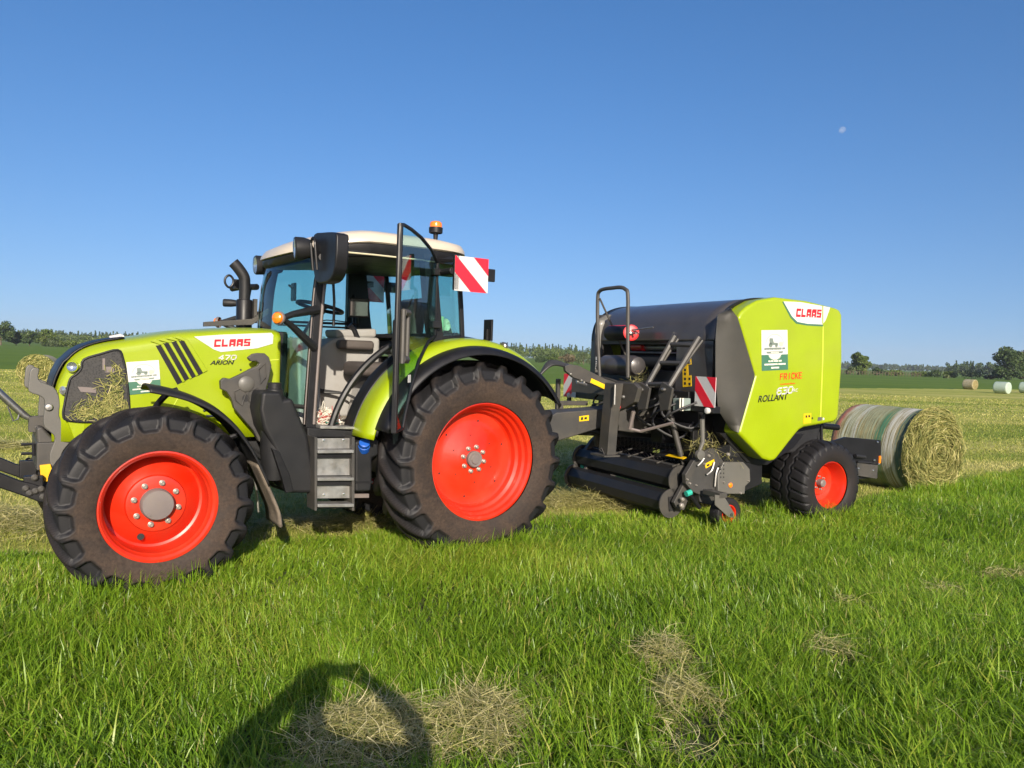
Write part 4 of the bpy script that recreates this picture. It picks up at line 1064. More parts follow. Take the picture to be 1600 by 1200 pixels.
# chamber and cover
mb = MB()
mb.pxz([(.0, .75), (1.30, .70), (1.32, 2.05), (1.0, 2.30), (.1, 2.28), (-.08, 1.9), (-.10, 1.1)], -1.0, .98)
mb.build('bale_chamber', 'dark', baler, bevel=.03)
mb = MB()
for s_ in (1, -1):
    mb.pxz([(.2, .95), (1.45, .98), (1.05, .66), (.75, .62), (.35, .80)], s_ * .92, s_ * .99)
    mb.pxz(b_.pts([(1160, 690), (1192, 718), (1191, 756), (1160, 770), (1120, 700)], .98), s_ * .90, s_ * .975)
mb.build_each('frame_plate', 'black', baler, bevel=.006)
prof = sp2([(-.02, 2.33), (.30, 2.385), (.65, 2.41), (1.0, 2.40), (1.22, 2.365), (1.40, 2.285), (1.52, 2.17), (1.565, 2.04), (1.575, 1.93)], 4)
y0, y1 = -1.26, .985
rows = [[(x + .03 * math.sin(math.pi * k / 12), y0 + (y1 - y0) * k / 12, z) for k in range(13)] for x, z in prof]
cov = MB().sheet(rows).build('front_cover', 'hoodblk', baler, solid=.02, off=-1)
mb = MB()
for y in (-1.262, .992):
    mb.sheet([[(x, y, z + .006), (x, y + .02, z + .006), (x, y + .02, z - .05)] for x, z in prof])
mb.build('cover_seal', 'black', cov, solid=.006)
z0 = 1.40
mb = MB().box((1.572, -1.13, (z0 + 1.93) / 2), (.02, .25, 1.93 - z0)).box((1.572, .70, (z0 + 1.93) / 2), (.02, .57, 1.93 - z0 + .0))
mb.build_each('front_wall', 'hoodblk', baler)
MB().box((1.56, -.30, 1.915), (.05, 1.45, .05)).box((1.56, -.30, 1.50), (.05, 1.45, .20)).build('opening_edge', 'black', baler, bevel=.006)
# yellow warning strip beside the opening
mb = MB()
lab = []
for q in ([(1079, 560), (1079.5, 565), (1073, 570), (1073, 572.5), (1068, 574), (1068, 590), (1074, 591), (1080, 589.5), (1080.5, 604), (1067, 606), (1067, 574), (1073, 569)],):
    p = b_.ptx([(1073, 560), (1079.5, 559), (1080, 569.5), (1075, 570.5), (1075.5, 587), (1080, 586.5), (1080.5, 603.5), (1067, 605), (1066.5, 572), (1073, 571)], 1.585)
    lab = MB().pyz(p, 1.583, 1.587).build('warning_label', 'yellow', baler)
mb = MB()
for u, v in ((1075, 563), (1069, 576), (1069, 582), (1069, 590), (1069, 597), (1076, 590), (1076, 598)):
    p = b_.ptx([(u, v), (u + 3, v), (u + 2.8, v + 4), (u + .2, v + 4)], 1.587); mb.pyz(p, 1.587, 1.589)
mb.build('label_print', 'blklet', lab)
# inside the opening: net roll, bars, brake disc
mb = MB().tube([(1.44, -.55, 1.86), (1.44, .40, 1.86)], .035, 12).tube([(1.50, -.6, 1.80), (1.50, .42, 1.80)], .012, 8); mb.build('net_spreader', 'alu', baler)
MB().tube([(1.40, -.75, 1.70), (1.40, .40, 1.70)], .10, 20).build('net_roll', 'dark', baler)
MB().tube([(1.47, -.50, 1.87), (1.47, -.30, 1.87)], .055, 16).build('net_brake', 'netred', baler)
cy, cz = b_.unx(986, 520, 1.80); dy = b_.unx(948, 521, 1.80)[0]
rb = MB().tube([(1.80, dy, cz), (1.80, dy + .06, cz), (1.80, cy - .06, cz), (1.80, cy - .01, cz)], [.04, .085, .085, .07], 20).build('tool_roll', 'black', baler)
MB().lathe([(.03, -.02), (.088, -.01), (.092, .012), (.07, .020), (.03, .018), (.001, .03)], c=(1.80, cy, cz), axis=(.45, 1, .1), n=28).build('end_cap', 'netred', rb)
MB().box((1.80, (dy + cy) / 2 - .03, cz + .065), (.06, (cy - dy) * .65, .05)).build('red_band', 'netred', rb, bevel=.015)
mb = MB().tube([(1.80, cy, cz), (1.82, cy + .12, cz - .01)], .012, 8).tube([(1.80, cy, cz + .03), (1.74, cy + .32, cz + .06)], .010, 6).lathe([(.022, 0), (.001, .012)], c=(1.82, cy + .035, cz - .005), axis=(0, 1, 0), n=12)
mb.build('latch_pin', 'steel', rb)
cy, cz = b_.unx(1000, 572, 1.80); dy = b_.unx(939, 572, 1.80)[0]
dr = MB().tube([(1.80, dy, cz), (1.80, dy + .13, cz)], .085, 24).tube([(1.80, dy + .13, cz), (1.80, cy - .12, cz), (1.80, cy - .03, cz), (1.80, cy, cz)], [.118, .118, .10, .05], 28).build('oil_tank', 'hoodblk', baler)
mb = MB()
for k in range(6): mb.tube([(1.88, dy + .02, cz + .05 - .02 * k), (1.89, dy + .02, cz + .05 - .02 * k)], .006, 6)
mb.box((1.89, dy + .05, cz + .07), (.01, .06, .04)); mb.build('tank_fitting', 'wwhite', dr)
# platform, handrail, ladder
zpl = 1.44
MB().box((1.78, -.35, zpl), (.44, 1.35, .05)).box((1.99, -.35, zpl - .07), (.03, 1.35, .16)).build('platform', 'grey', baler, bevel=.006)
xr = 1.97
q = [b_.unx(u, v, xr) for u, v in ((937, 592), (934, 520), (934, 466), (937, 455), (945, 451.5), (957, 450), (969, 449), (977, 452), (981, 462), (981, 520), (981, 590))]
rl = MB().tube([(xr, a, c) for a, c in spline([(a, c, 0) for a, c in q], 4) and sp2(q, 5)], .022, 10).build('handrail', 'grey', baler)
a, c = b_.unx(937, 466, xr), b_.unx(978, 556, 1.62)
MB().tube([(xr, a[0], a[1]), (1.62, c[0], c[1])], .012, 8).build('rail_brace', 'grey', rl)
lt = [(1054, 525), (1092, 527)]; lb = [(1009, 606), (1044, 606)]
La = [Vector((1.74, *b_.unx(u, v, 1.74))) for u, v in lt]; Lb = [Vector((2.06, *b_.unx(u, v, 2.06))) for u, v in lb]
mb = MB()
for a, c in zip(La, Lb): 
    mb.tube([a, c], .030, 8); mb.tube([a + Vector((-.05, .0, -.03)), c + Vector((-.05, 0, 0.06))], .014, 6)
lad = mb.build('access_ladder', 'grey', baler)
for f in (.16, .52, .93):
    MB().tube([La[0].lerp(Lb[0], f), La[1].lerp(Lb[1], f)], .024, 8).build('rung', 'grey', lad)
MB().tube([La[0].lerp(Lb[0], .50) + Vector((-.08, 0, 0)), La[1].lerp(Lb[1], .50) + Vector((-.08, 0, 0))], .014, 8).build('rung', 'grey', lad)
for c in Lb:
    MB().prism([tuple(c + Vector(v)) for v in ((.03, -.07, .06), (.03, .10, .0), (.03, .05, -.22), (.03, -.08, -.24), (.03, -.12, -.05))], [tuple(c + Vector(v)) for v in ((.0, -.07, .06), (.0, .10, .0), (.0, .05, -.22), (.0, -.08, -.24), (.0, -.12, -.05))]).build('ladder_foot', 'grey', lad, bevel=.006)
mb = MB()
for c in Lb: mb.lathe([(.02, 0), (.018, .03), (.001, .035)], c=tuple(c + Vector((.03, -.02, -.02))), axis=(1, 0, 0), n=12)
mb.build_each('ladder_pin', 'steel', lad)
# drawbar, jack stand, hose arm
db = MB()
db.pxz([(1.20, .86), (1.9, .90), (2.35, .955), (3.40, .70), (3.40, .86), (2.9, 1.13), (2.32, 1.165), (1.25, 1.28)], -.22, .12)
drawbar = db.build('drawbar', 'grey', baler, bevel=.014)
mb = MB().tube([(3.30, -.05, .78), (3.48, -.05, .70)], .06, 12).box((3.50, -.05, .62), (.10, .10, .14)); mb.build('towing_eye', 'grey', drawbar, bevel=.01)
MB().pxz(b_.pts([(905, 650.5), (920, 648.5), (920, 657), (905, 658.5)], .122), .120, .124).build('warning_label', 'yellow', drawbar)
MB().pxz(b_.pts([(908, 652), (911, 651.5), (911, 656), (907.5, 656.5)], .124), .124, .1255).pxz(b_.pts([(913, 652), (917, 651.5), (917, 655), (913, 655.5)], .124), .124, .1255).build('label_print', 'blklet', drawbar)
MB().tube([(3.35, -.05, 1.0), (2.6, -.05, .92), (1.4, -.05, .86)], .05, 12).build('drive_shaft', 'black', baler)
xj = 2.40
jt = [b_.unx(u, v, xj) for u, v in ((951, 598), (967, 599), (959, 660), (955, 711), (941, 706), (945, 660))]
js = MB().pyz(jt, xj - .06, xj + .05).build('jack_stand', 'grey', baler, bevel=.006)
a = b_.unx(948, 709, xj)
MB().box((xj + .02, a[0], a[1] - .01), (.20, .26, .018)).build('stand_foot', 'grey', js, bevel=.003)
q = [b_.unx(u, v, xj + .07) for u, v in ((961, 601), (960, 632))]
MB().tube([(xj + .07, *q[0]), (xj + .07, *q[1])], .010, 8).build('stand_lever', 'alu', js)
mb = MB()
q = [b_.unx(u, v, xj + .06) for u, v in ((940, 706), (937, 702), (940, 700), (945, 712))]
mb.tube([(xj + .06, *p) for p in q], .004, 6); mb.build('stand_clip', 'steel', js)
# linkage plate between stand and ladder foot
p = b_.ptx([(962, 597), (990, 599), (997, 606), (991, 628), (978, 636), (960, 644), (959, 610)], 2.32)
lp = MB().pyz(p, 2.26, 2.32).build('stand_bracket', 'grey', baler, bevel=.006)
mb = MB()
for u, v, r_ in ((974, 620, .018), (966, 604, .022)):
    q = b_.unx(u, v, 2.325); mb.lathe([(r_, 0), (r_ * .9, .02), (.001, .024)], c=(2.32, *q), axis=(1, 0, 0), n=14)
mb.build_each('bracket_bolt', 'alu', lp)
q = b_.unx(967, 636, 2.33); MB().lathe([(.026, 0), (.02, .03), (.001, .034)], c=(2.325, *q), axis=(1, 0, 0), n=14).build('red_valve', 'netred', lp)
mb = MB()
q = [b_.unx(u, v, 2.25) for u, v in ((990, 643), (984, 670), (989, 674), (1021, 661), (1025, 650))]
mb.tube([(2.25, *q[0]), (2.25, *q[1])], .022, 6).tube([(2.25, *q[1]), (2.15, *q[2]), (2.0, *q[3])], .016, 6)
mb.build('support_bar', 'hub', baler)
y_a = .05
ar = b_.pts([(883, 572), (890, 569), (904, 571), (946, 592), (962, 597), (962, 606), (945, 608), (918, 598), (896, 590), (884, 580)], y_a)
ha = MB().pxz(ar, y_a - .05, y_a).build('hose_arm', 'grey', baler, bevel=.008)
MB().pxz(b_.pts([(924, 591), (945.5, 601), (945, 608.5), (922, 597.5)], y_a), y_a - .002, y_a + .004).build('yellow_plate', 'yellow', ha)
mb = MB()
for k in range(4):
    p0 = Vector((2.70 - .02 * k, y_a - .05 - .05 * k, 1.60 + .012 * k))
    mb.tube(spline([p0, p0 + Vector((.22, 0, .02)), p0 + Vector((.45, .05 * k, -.20)), p0 + Vector((.66, .1, -.44 - .05 * k)), p0 + Vector((.9, .1, -.55))], 6), .014, 8)
    mb.tube(spline([p0, p0 + Vector((-.3, 0, -.08)), p0 + Vector((-.62, -.1, -.12 - .04 * k)), p0 + Vector((-.9, -.1, -.2))], 6), .014, 8)
mb.build_each('hose', 'rust', ha)
mb = MB()
for u, v in ((891, 584), (908, 594), (912, 597), (902, 596)):
    q = b_.un(u, v, y_a + .02); mb.lathe([(.011, -.025), (.014, .0), (.011, .025), (.001, .027)], c=(q[0], y_a + .02, q[1]), axis=(.3, 1, -.2), n=12)
a, c = b_.un(899, 597, y_a), b_.un(914, 601, y_a); mb.tube([(a[0], y_a + .03, a[1]), (c[0], y_a + .03, c[1])], .014, 8)
mb.build_each('hose_coupling', 'steel', ha)
mb = MB().box((2.64, -.30, 1.30), (.04, .05, .34)).box((2.45, -.30, 1.20), (.4, .05, .05)).box((2.62, -.27, 1.12), (.05, .06, .14))
mb.build('hose_post', 'grey', baler, bevel=.006)
# lights bar with warning boards
mb = MB().box((1.70, -.15, 1.235), (.10, 2.70, .07))
lbx = mb.build('light_bar', 'black', baler, bevel=.006)
for s_ in (1, -1):
    wb = board(baler, (1.76, .94 if s_ > 0 else -1.60, 1.262 if s_ > 0 else 1.20), (0, 1, 0), (0, 0, 1), (1, 0, 0), .296, .30, flip=(s_ < 0))
    cy = 1.14 if s_ > 0 else -1.45
    MB().box((1.73, cy - .05, 1.30 if s_ > 0 else 1.25), (.03, .06, .22)).build('board_arm', 'black', wb)
    MB().lathe([(.030, -.02), (.032, .012), (.024, .020), (.001, .024)], c=(1.765, cy, 1.225), axis=(1, 0, 0), n=18).build('marker_lamp', 'white', lbx)
q = [b_.unx(u, v, 1.85) for u, v in ((1052, 622), (1068, 622), (1068, 642), (1052, 642))]
MB().pyz(q, 1.75, 1.86).build('document_box', M('pale_teal_box', (.20, .25, .23), .4), baler, bevel=.012)
mb = MB()
for u in (1063, 1067): 
    a, c = b_.unx(u, 622, 1.88), b_.unx(u - .5, 642, 1.88); mb.tube([(1.88, *a), (1.88, *c)], .010, 6)
mb.build_each('box_strap', 'stcream', baler)
mb = MB()
for k in range(7):
    yy = -.7 + .22 * k
    mb.tube(spline([(1.70, yy, 1.40), (1.95, yy + .1, 1.22 - .02 * k), (2.0, yy + .25, 1.18), (1.8, yy + .4, 1.30)], 6), .012, 6)
mb.build_each('hose', 'rust', baler)
MB().box((1.66, -.12, 1.33), (.18, 1.9, .14)).box((1.55, -.1, 1.12), (.10, 1.85, .20)).build('front_beam', 'black', baler, bevel=.01)
# pick-up: two wind-guard rollers, rake bars, tines, side plates
py0, py1 = -1.05, .80
def roller(x, z, r, nm):
    mb = MB(); seg_ = []
    for k in range(8):
        a = R(45 * k + 12); seg_.append((x + r * math.cos(a), z + r * math.sin(a)))
    o = mb.pxz(seg_, py0, py1 - .02).build(nm, 'blackp', baler, bevel=.004)
    for y in (py0 - .01, py1 - .015):
        MB().lathe([(.001, -.008), (r * 1.22, -.008), (r * 1.22, .008), (.001, .008)], c=(x, y, z), n=36).build('end_disc', 'grey', o)
    return o
ru = roller(1.775, .475, .125, 'wind_guard_roller'); rl2 = roller(1.885, .235, .125, 'wind_guard_roller')
for o, x, z in ((ru, 1.775, .475), (rl2, 1.885, .235)):
    MB().pxz([(x - .05, z - .07), (x + .03, z - .08), (x + .05, z + .07), (x - .03, z + .08)], py1 - .004, py1 + .004).build('disc_slot', 'dark', o)
mb = MB()
for k in range(7):
    y = -.88 + .26 * k
    mb.tube([(1.80, y, .60), (1.55, y, .655), (1.22, y, .70)], .010, 6)
mb.tube([(1.74, py0 + .1, .605), (1.74, py1 - .1, .605)], .016, 8)
mb.build_each('rake_bar', 'grey', baler)
mb = MB()
for k in range(46):
    y = -.98 + .04 * k
    for j, a in enumerate((20, 75, 130)):
        aa = R(a + (k % 2) * 12); c0 = Vector((1.28, y, .46))
        d = Vector((math.cos(aa), 0, math.sin(aa))); e_ = Vector((math.cos(aa + .5), 0, math.sin(aa + .5)))
        mb.tube([c0 + d * .10, c0 + d * .20 + e_ * .02, c0 + d * .24 + e_ * .06], .0035, 4)
tag(mb.build('pickup_tine', 'hub', baler), kind='stuff')
MB().tube([(1.28, -1.0, .46), (1.28, .95, .46)], .15, 20).build('pickup_drum', 'dark', baler)
mb = MB()
for k in range(24):
    y = -.95 + .08 * k
    mb.lathe([(.165, -.004), (.165, .004)], c=(1.28, y, .46), n=20)
    mb.tube([(1.05, y, .98), (1.12, y, .85), (1.26, y, .78)], .006, 5)
tag(mb.build('stripper_band', 'black', baler), kind='stuff')
MB().pyz(sp2([(-.98, .62), (.92, .62), (.92, .95), (-.98, .95)], 1, True), .98, 1.04).build('intake_wall', 'dark', baler)
# side plate of the pick-up with its gear
ps = [(1084, 720), (1096, 708), (1110, 700), (1130, 703), (1142, 716), (1158, 716), (1160, 740), (1160, 770), (1118, 775), (1100, 776), (1082, 768), (1072, 756), (1071, 742)]
for s_ in (1, -1):
    yo = .96
    p = b_.pts(ps, yo)
    sp3 = MB().pxz(p, s_ * (yo - .06), s_ * yo).build('pickup_side_plate', 'grey', baler, bevel=.006)
    p = b_.pts([(1131, 722), (1162, 722), (1172, 733), (1173, 752), (1165, 760), (1164, 772), (1122, 772), (1122, 742)], yo + .05)
    MB().pxz(p, s_ * yo, s_ * (yo + .05)).build('gear_cover', 'greyl', sp3, bevel=.010)
    p = b_.pts([(1150, 700), (1190, 720), (1188, 755), (1176, 757), (1160, 752), (1150, 730)], yo)
    MB().pxz(p, s_ * (yo - .03), s_ * (yo - .005)).build('rear_plate', 'grey', sp3, bevel=.004)
    p = b_.pts([(1060, 770), (1072, 748), (1086, 735), (1096, 744), (1082, 760), (1074, 782), (1068, 797), (1057, 795), (1052, 785)], yo - .08)
    MB().pxz(p, s_ * (yo - .12), s_ * (yo - .07)).build('roller_arm', 'grey', sp3, bevel=.006)
    mb = MB()
    for u, v, r_ in ((1066, 780, .020), (1065, 790, .026), (1132, 709, .018), (1100, 725, .014), (1073, 749, .012), (1077, 755, .012), (1087, 758, .01), (1125, 752, .01), (1163, 750, .008), (1151, 769, .014), (1112, 770, .01), (1107, 712, .016)):
        q = b_.un(u, v, yo); mb.lathe([(r_, -.01), (r_, .012), (r_ * .6, .022), (.001, .022)], c=(q[0], s_ * (yo + (.05 if u > 1120 else 0)), q[1]), axis=(0, s_, 0), n=14)
    mb.build_each('bolt', 'bolt', sp3)
    mb = MB()
    for i in range(4):
        for j in range(2):
            q = b_.un(1126 + j * 4.6, 727 + i * 6.2, yo + .05); mb.lathe([(.009, .0015), (.001, .0015)], c=(q[0], s_ * (yo + .05), q[1]), axis=(0, s_, 0), n=10)
    mb.build('adjusting_hole', 'dark', sp3)
    q = b_.un(1141, 758, yo + .05)
    MB().lathe([(.026, 0), (.026, .008), (.020, .012), (.001, .012)], c=(q[0], s_ * (yo + .05), q[1]), axis=(0, s_, 0), n=20).build('orange_reflector', 'orange', sp3)
    p = b_.pts([(1101, 725), (1116, 717.5), (1117, 724), (1103, 732)], yo + .005)
    lb_ = MB().pxz(p, s_ * yo, s_ * (yo + .004)).build('warning_label', 'yellow', sp3)
    MB().pxz(b_.pts([(1104, 726.5), (1108, 724.5), (1109, 727), (1105, 729)], yo + .005), s_ * (yo + .004), s_ * (yo + .006)).build('label_print', 'blklet', lb_)
    a, c = b_.un(1098, 735, yo), b_.un(1112, 733, yo)
    mb = MB()
    for pp in ([(1104, 742), (1112, 735), (1116, 722)], [(1090, 728), (1096, 722), (1100, 716)], [(1117, 760), (1119, 740), (1122, 731)], [(1122, 758), (1140, 762)]):
        q = [b_.un(u, v, yo + .03) for u, v in pp]; mb.tube(spline([(x, s_ * (yo + .03), z) for x, z in q], 4), .010, 6)
    mb.build_each('spring_rod', 'alu', sp3)
    a, c, e_ = b_.un(1071, 770, yo), b_.un(1077, 772, yo), b_.un(1092, 793, yo)
    h_ = MB().tube([(c[0], s_ * (yo + .01), c[1]), (e_[0], s_ * (yo + .01), e_[1])], .022, 10).build('lift_strut', 'black', sp3)
    MB().tube([(a[0], s_ * (yo + .01), a[1] - .01), (c[0] - .01, s_ * (yo + .01), c[1] + .02)], .030, 10).build('strut_collar', 'teal', h_)
    p = b_.pts([(1093, 768), (1120, 772), (1122, 786), (1114, 790), (1096, 786)], yo)
    MB().pxz(p, s_ * (yo - .10), s_ * (yo - .02)).build('wheel_bracket', 'grey', sp3, bevel=.006)
    # gauge wheel
    gx, gy, gz = 1.50, 1.17, .185
    gw = make_wheel(baler, (gx, s_ * gy, gz), .165, .095, .13, 40, .008, 'gauge', s_ < 0); gw.name = 'gauge_wheel'
    p = b_.pts([(1117, 773), (1131, 775), (1147, 802), (1145, 809), (1138, 808), (1117, 789)], gy + .085)
    MB().pxz(p, s_ * (gy + .075), s_ * (gy + .09)).build('wheel_fork', 'greyl', gw if False else sp3, bevel=.003)
    MB().tube([(gx, s_ * (gy - .1), gz), (gx, s_ * (gy + .1), gz)], .016, 8).build('wheel_pin', 'grey', sp3)
    MB().box((gx + .12, s_ * (gy - .03), gz + .20), (.10, .25, .05)).build('fork_yoke', 'grey', sp3, bevel=.005)
# busy dark machinery between the drawbar and the pick-up
mb = MB().box((1.50, -.55, .98), (.30, .26, .24)).box((1.55, .25, .94), (.26, .20, .28)).tube([(1.70, -.95, 1.02), (1.70, .85, 1.02)], .045, 12).box((1.42, .70, 1.05), (.30, .05, .50)).box((1.42, -.85, 1.05), (.30, .05, .50))
mb.build('gear_box', 'black', baler, bevel=.012)
for k, (y_, z_) in enumerate(((-.62, 1.10), (-.30, 1.02), (.05, 1.12), (.42, 1.04), (.60, 1.16))):
    MB().tube(spline([(1.74, y_, z_ + .2), (1.86 + .03 * k, y_ + .10, z_), (1.72, y_ + .26, z_ - .14), (1.60, y_ + .34, z_ + .04)], 6), .013, 7).build('hydraulic_line', 'rust', baler)
MB().tube([(1.86, .62, 1.30), (1.72, .72, .72)], .030, 12).tube([(1.72, .72, .72), (1.67, .75, .52)], .016, 10).build('lift_cylinder', 'grey', baler)
MB().tube([(1.95, -.60, 1.16), (1.80, -.72, .66)], .030, 12).build('lift_cylinder', 'grey', baler)
mb = MB()
for k in range(9):
    a_ = k * .7; mb.lathe([(.055, -.012), (.055, .012), (.02, .014)], c=(1.46 + .02 * math.sin(a_), -.7 + .19 * k, .86), n=16)
mb.build_each('feed_roller', 'black', baler)
# strut from the light bar to the pick-up
a, c, e_ = b_.un(1097, 655, 1.02), b_.un(1098, 690, 1.02), b_.un(1096, 706, 1.02)
MB().tube([(a[0], 1.02, a[1]), (c[0], 1.02, c[1]), (e_[0] + .03, 1.02, e_[1])], [.026, .024, .018], 8).lathe([(.05, -.02), (.05, .02), (.001, .025)], c=(e_[0] + .02, 1.02, e_[1] - .03), n=18).build('lift_rod', 'greyl', baler)
MB().prism([(1.75, .35, .70), (1.45, .35, .74), (1.40, .88, .74), (1.72, .88, .70)], [(1.75, .35, .67), (1.45, .35, .71), (1.40, .88, .71), (1.72, .88, .67)]).build('crop_guard', 'black', baler, bevel=.004)
MB().prism([(1.76, .52, .69), (1.70, .52, .708), (1.70, .80, .708), (1.76, .80, .69)], [(1.765, .52, .694), (1.705, .52, .713), (1.705, .80, .713), (1.765, .80, .694)]).build('warning_label', 'yellow', baler)
# rear: bale ramp with side plate and marker lamp
rp = b_.pts([(1300, 690), (1322, 683), (1377, 688), (1376.5, 716), (1370, 730), (1368, 748), (1338, 744), (1330, 715)], 1.0)
rr_ = MB().pxz(rp, .965, 1.0).pxz(rp, -1.0, -.965).box((-.75, 0, .42), (.70, 1.95, .05)).build('bale_ramp', 'black', baler, bevel=.006)
MB().pxz(b_.pts([(1339, 723), (1371, 727), (1369, 748), (1338, 743)], 1.01), 1.0, 1.02).build('ramp_plate', 'grey', rr_, bevel=.003)
q = b_.pts([(1335, 712), (1350, 714), (1362, 723), (1340, 722)], 1.02)
MB().tube([(q[0][0], 1.03, q[0][1]), (q[1][0], 1.03, q[1][1])], .022, 10).tube([(q[3][0], 1.02, q[3][1]), (q[2][0], 1.02, q[2][1])], .012, 8).build('ramp_damper', 'dark', rr_)
a = b_.un(1374, 718, 1.0)
MB().box((a[0], 1.0, a[1]), (.03, .03, .09)).build('marker_lamp', 'orange', rr_, bevel=.006)
mb = MB()
for u, v in ((1341, 732), (1364, 735), (1371, 691), (1366, 719), (1373, 725)):
    q = b_.un(u, v, 1.02); mb.lathe([(.012, 0), (.009, .012), (.001, .014)], c=(q[0], 1.018, q[1]), n=10)
mb.build_each('bolt', 'chrome', rr_)
mb = MB()
a, c = b_.un(1283, 665, .9), b_.un(1309, 668, .9)
mb.tube([(a[0], .9, a[1]), (c[0], .9, c[1])], .035, 12)
for u in (1270, 1277, 1283):
    a, c = b_.un(u, 664, .95), b_.un(u + 1, 690, .95); mb.tube([(a[0], .95, a[1]), (c[0], .95, c[1])], .016, 8)
mb.build('gate_cylinder', 'black', baler)
mb = MB().pxz(b_.pts([(1245, 676), (1286, 664), (1284, 690), (1250, 695)], .8), .4, .8); mb.build('rear_frame', 'dark', baler)
# ------------------------------------------------------------------ fields
def vnoise(x, y, scale, seed=0, oct_=1):
    """smooth value noise in 0..1"""
    out = np.zeros_like(x, dtype=np.float64); amp, tot = 1.0, 0.0
    for o in range(oct_):
        g = np.random.default_rng(seed + 31 * o).random((256, 256))
        X, Y = x * scale * 2 ** o + 1000.5, y * scale * 2 ** o + 1000.5
        xi, yi = np.floor(X).astype(int), np.floor(Y).astype(int)
        fx, fy = X - xi, Y - yi; fx = fx * fx * (3 - 2 * fx); fy = fy * fy * (3 - 2 * fy)
        a, b = g[xi % 256, yi % 256], g[(xi + 1) % 256, yi % 256]; c, d = g[xi % 256, (yi + 1) % 256], g[(xi + 1) % 256, (yi + 1) % 256]
        out += amp * ((a * (1 - fx) + b * fx) * (1 - fy) + (c * (1 - fx) + d * fx) * fy); tot += amp; amp *= .5
    return out / tot
EDGE = np.array([(-30, -1.0), (-9, 4.3), (-5.5, 5.75), (-4.0, 6.05), (-3.6, 6.10), (-2.05, 6.72), (-1.4, 6.95), (.6, 8.25), (1.2, 8.35), (2.6, 8.9), (4.4, 9.7), (7.4, 12.2), (9.2, 13.6), (16, 18), (40, 33)])
def edge_y(x): return np.interp(x, EDGE[:, 0], EDGE[:, 1])
SW = R(7.5)                                                 # direction the mower went
def field_mat(name, stops, stripe, fine, sc_along=.035, sc_across=.32, far=False):
    m, n, b = new_mat(name)
    tc = n.nodes.new('ShaderNodeTexCoord')
    mp = n.nodes.new('ShaderNodeMapping'); mp.inputs['Rotation'].default_value = (0, 0, -SW); mp.inputs['Scale'].default_value = (sc_along, sc_across, 1)
    n.links.new(tc.outputs['Object'], mp.inputs[0])
    a = noise(n, 1.0, 5, .62, mp.outputs[0]); f = noise(n, fine, 6, .7, tc.outputs['Object']); g = noise(n, .16, 4, .6, tc.outputs['Object'])
    mp2 = n.nodes.new('ShaderNodeMapping'); mp2.inputs['Rotation'].default_value = (0, 0, -SW); mp2.inputs['Scale'].default_value = (.5, 3.0, 1)
    n.links.new(tc.outputs['Object'], mp2.inputs[0]); h = noise(n, 1.0, 6, .7, mp2.outputs[0])
    def madd(x, k, y):
        q = n.nodes.new('ShaderNodeMath'); q.operation = 'MULTIPLY_ADD'; n.links.new(x, q.inputs[0]); q.inputs[1].default_value = k
        if hasattr(y, 'is_linked'): n.links.new(y, q.inputs[2])
        else: q.inputs[2].default_value = y
        return q.outputs[0]
    v = madd(a.outputs[0], stripe, madd(f.outputs[0], .45, madd(g.outputs[0], .35, madd(h.outputs[0], .55, -.5 * (stripe + .45 + .35 + .55) + .5))))
    n.links.new(ramp(n, v, stops).outputs[0], b.inputs['Base Color'])
    b.inputs['Roughness'].default_value = .9; b.inputs['Specular IOR Level'].default_value = .1
    bp = n.nodes.new('ShaderNodeBump'); bp.inputs['Strength'].default_value = .8; bp.inputs['Distance'].default_value = .05
    n.links.new(f.outputs[0], bp.inputs['Height']); n.links.new(bp.outputs[0], b.inputs['Normal'])
    return m
mown = field_mat('mown_grass', [(.24, (.150, .205, .028)), (.42, (.260, .290, .055)), (.57, (.375, .365, .095)), (.78, (.50, .45, .16))], 1.1, 9)
o = MB().box((0, 1400, -.5), (9000, 6000, 1.0)).build('ground', mown); tag(o, kind='structure')
gfm = field_mat('green_field_grass', [(.25, (.068, .125, .014)), (.6, (.105, .165, .020)), (.85, (.150, .195, .034))], .8, 1.5, .02, .10)
c, s = math.cos(SW), math.sin(SW)
p0 = Vector((0, 49.3, 0)); ax_ = Vector((c, s, 0)); ay_ = Vector((-s, c, 0))
FB = [(-900, -150), (-60, 36), (-28.6, 43.3), (2.7, 50), (27.5, 64), (45, 76), (90, 108), (900, 700)]
front = []
for (xa_, ya_), (xb_, yb_) in zip(FB, FB[1:]):
    for k in range(30): front.append(Vector((xa_ + (xb_ - xa_) * k / 30, ya_ + (yb_ - ya_) * k / 30 + .35 * math.sin(k * 1.7) + .2 * math.sin(k * .6 + xa_), 0)))
q = [0, 0, Vector((2600, 3000, 0)), Vector((-2600, 3000, 0))]
o = MB().pxy([(a.x, a.y) for a in front + [q[2], q[3]]], -.01, .012).build('green_field', gfm); tag(o, kind='structure')
soilm = M('meadow_soil', (.050, .058, .018), .95, var=.4, scale=5)
ed = [(x, y) for x, y in EDGE]
o = MB().pxy([(a, b - .25) for a, b in ed] + [(40, -12), (-30, -12)], -.01, .006).build('meadow_soil', soilm); tag(o, kind='structure')

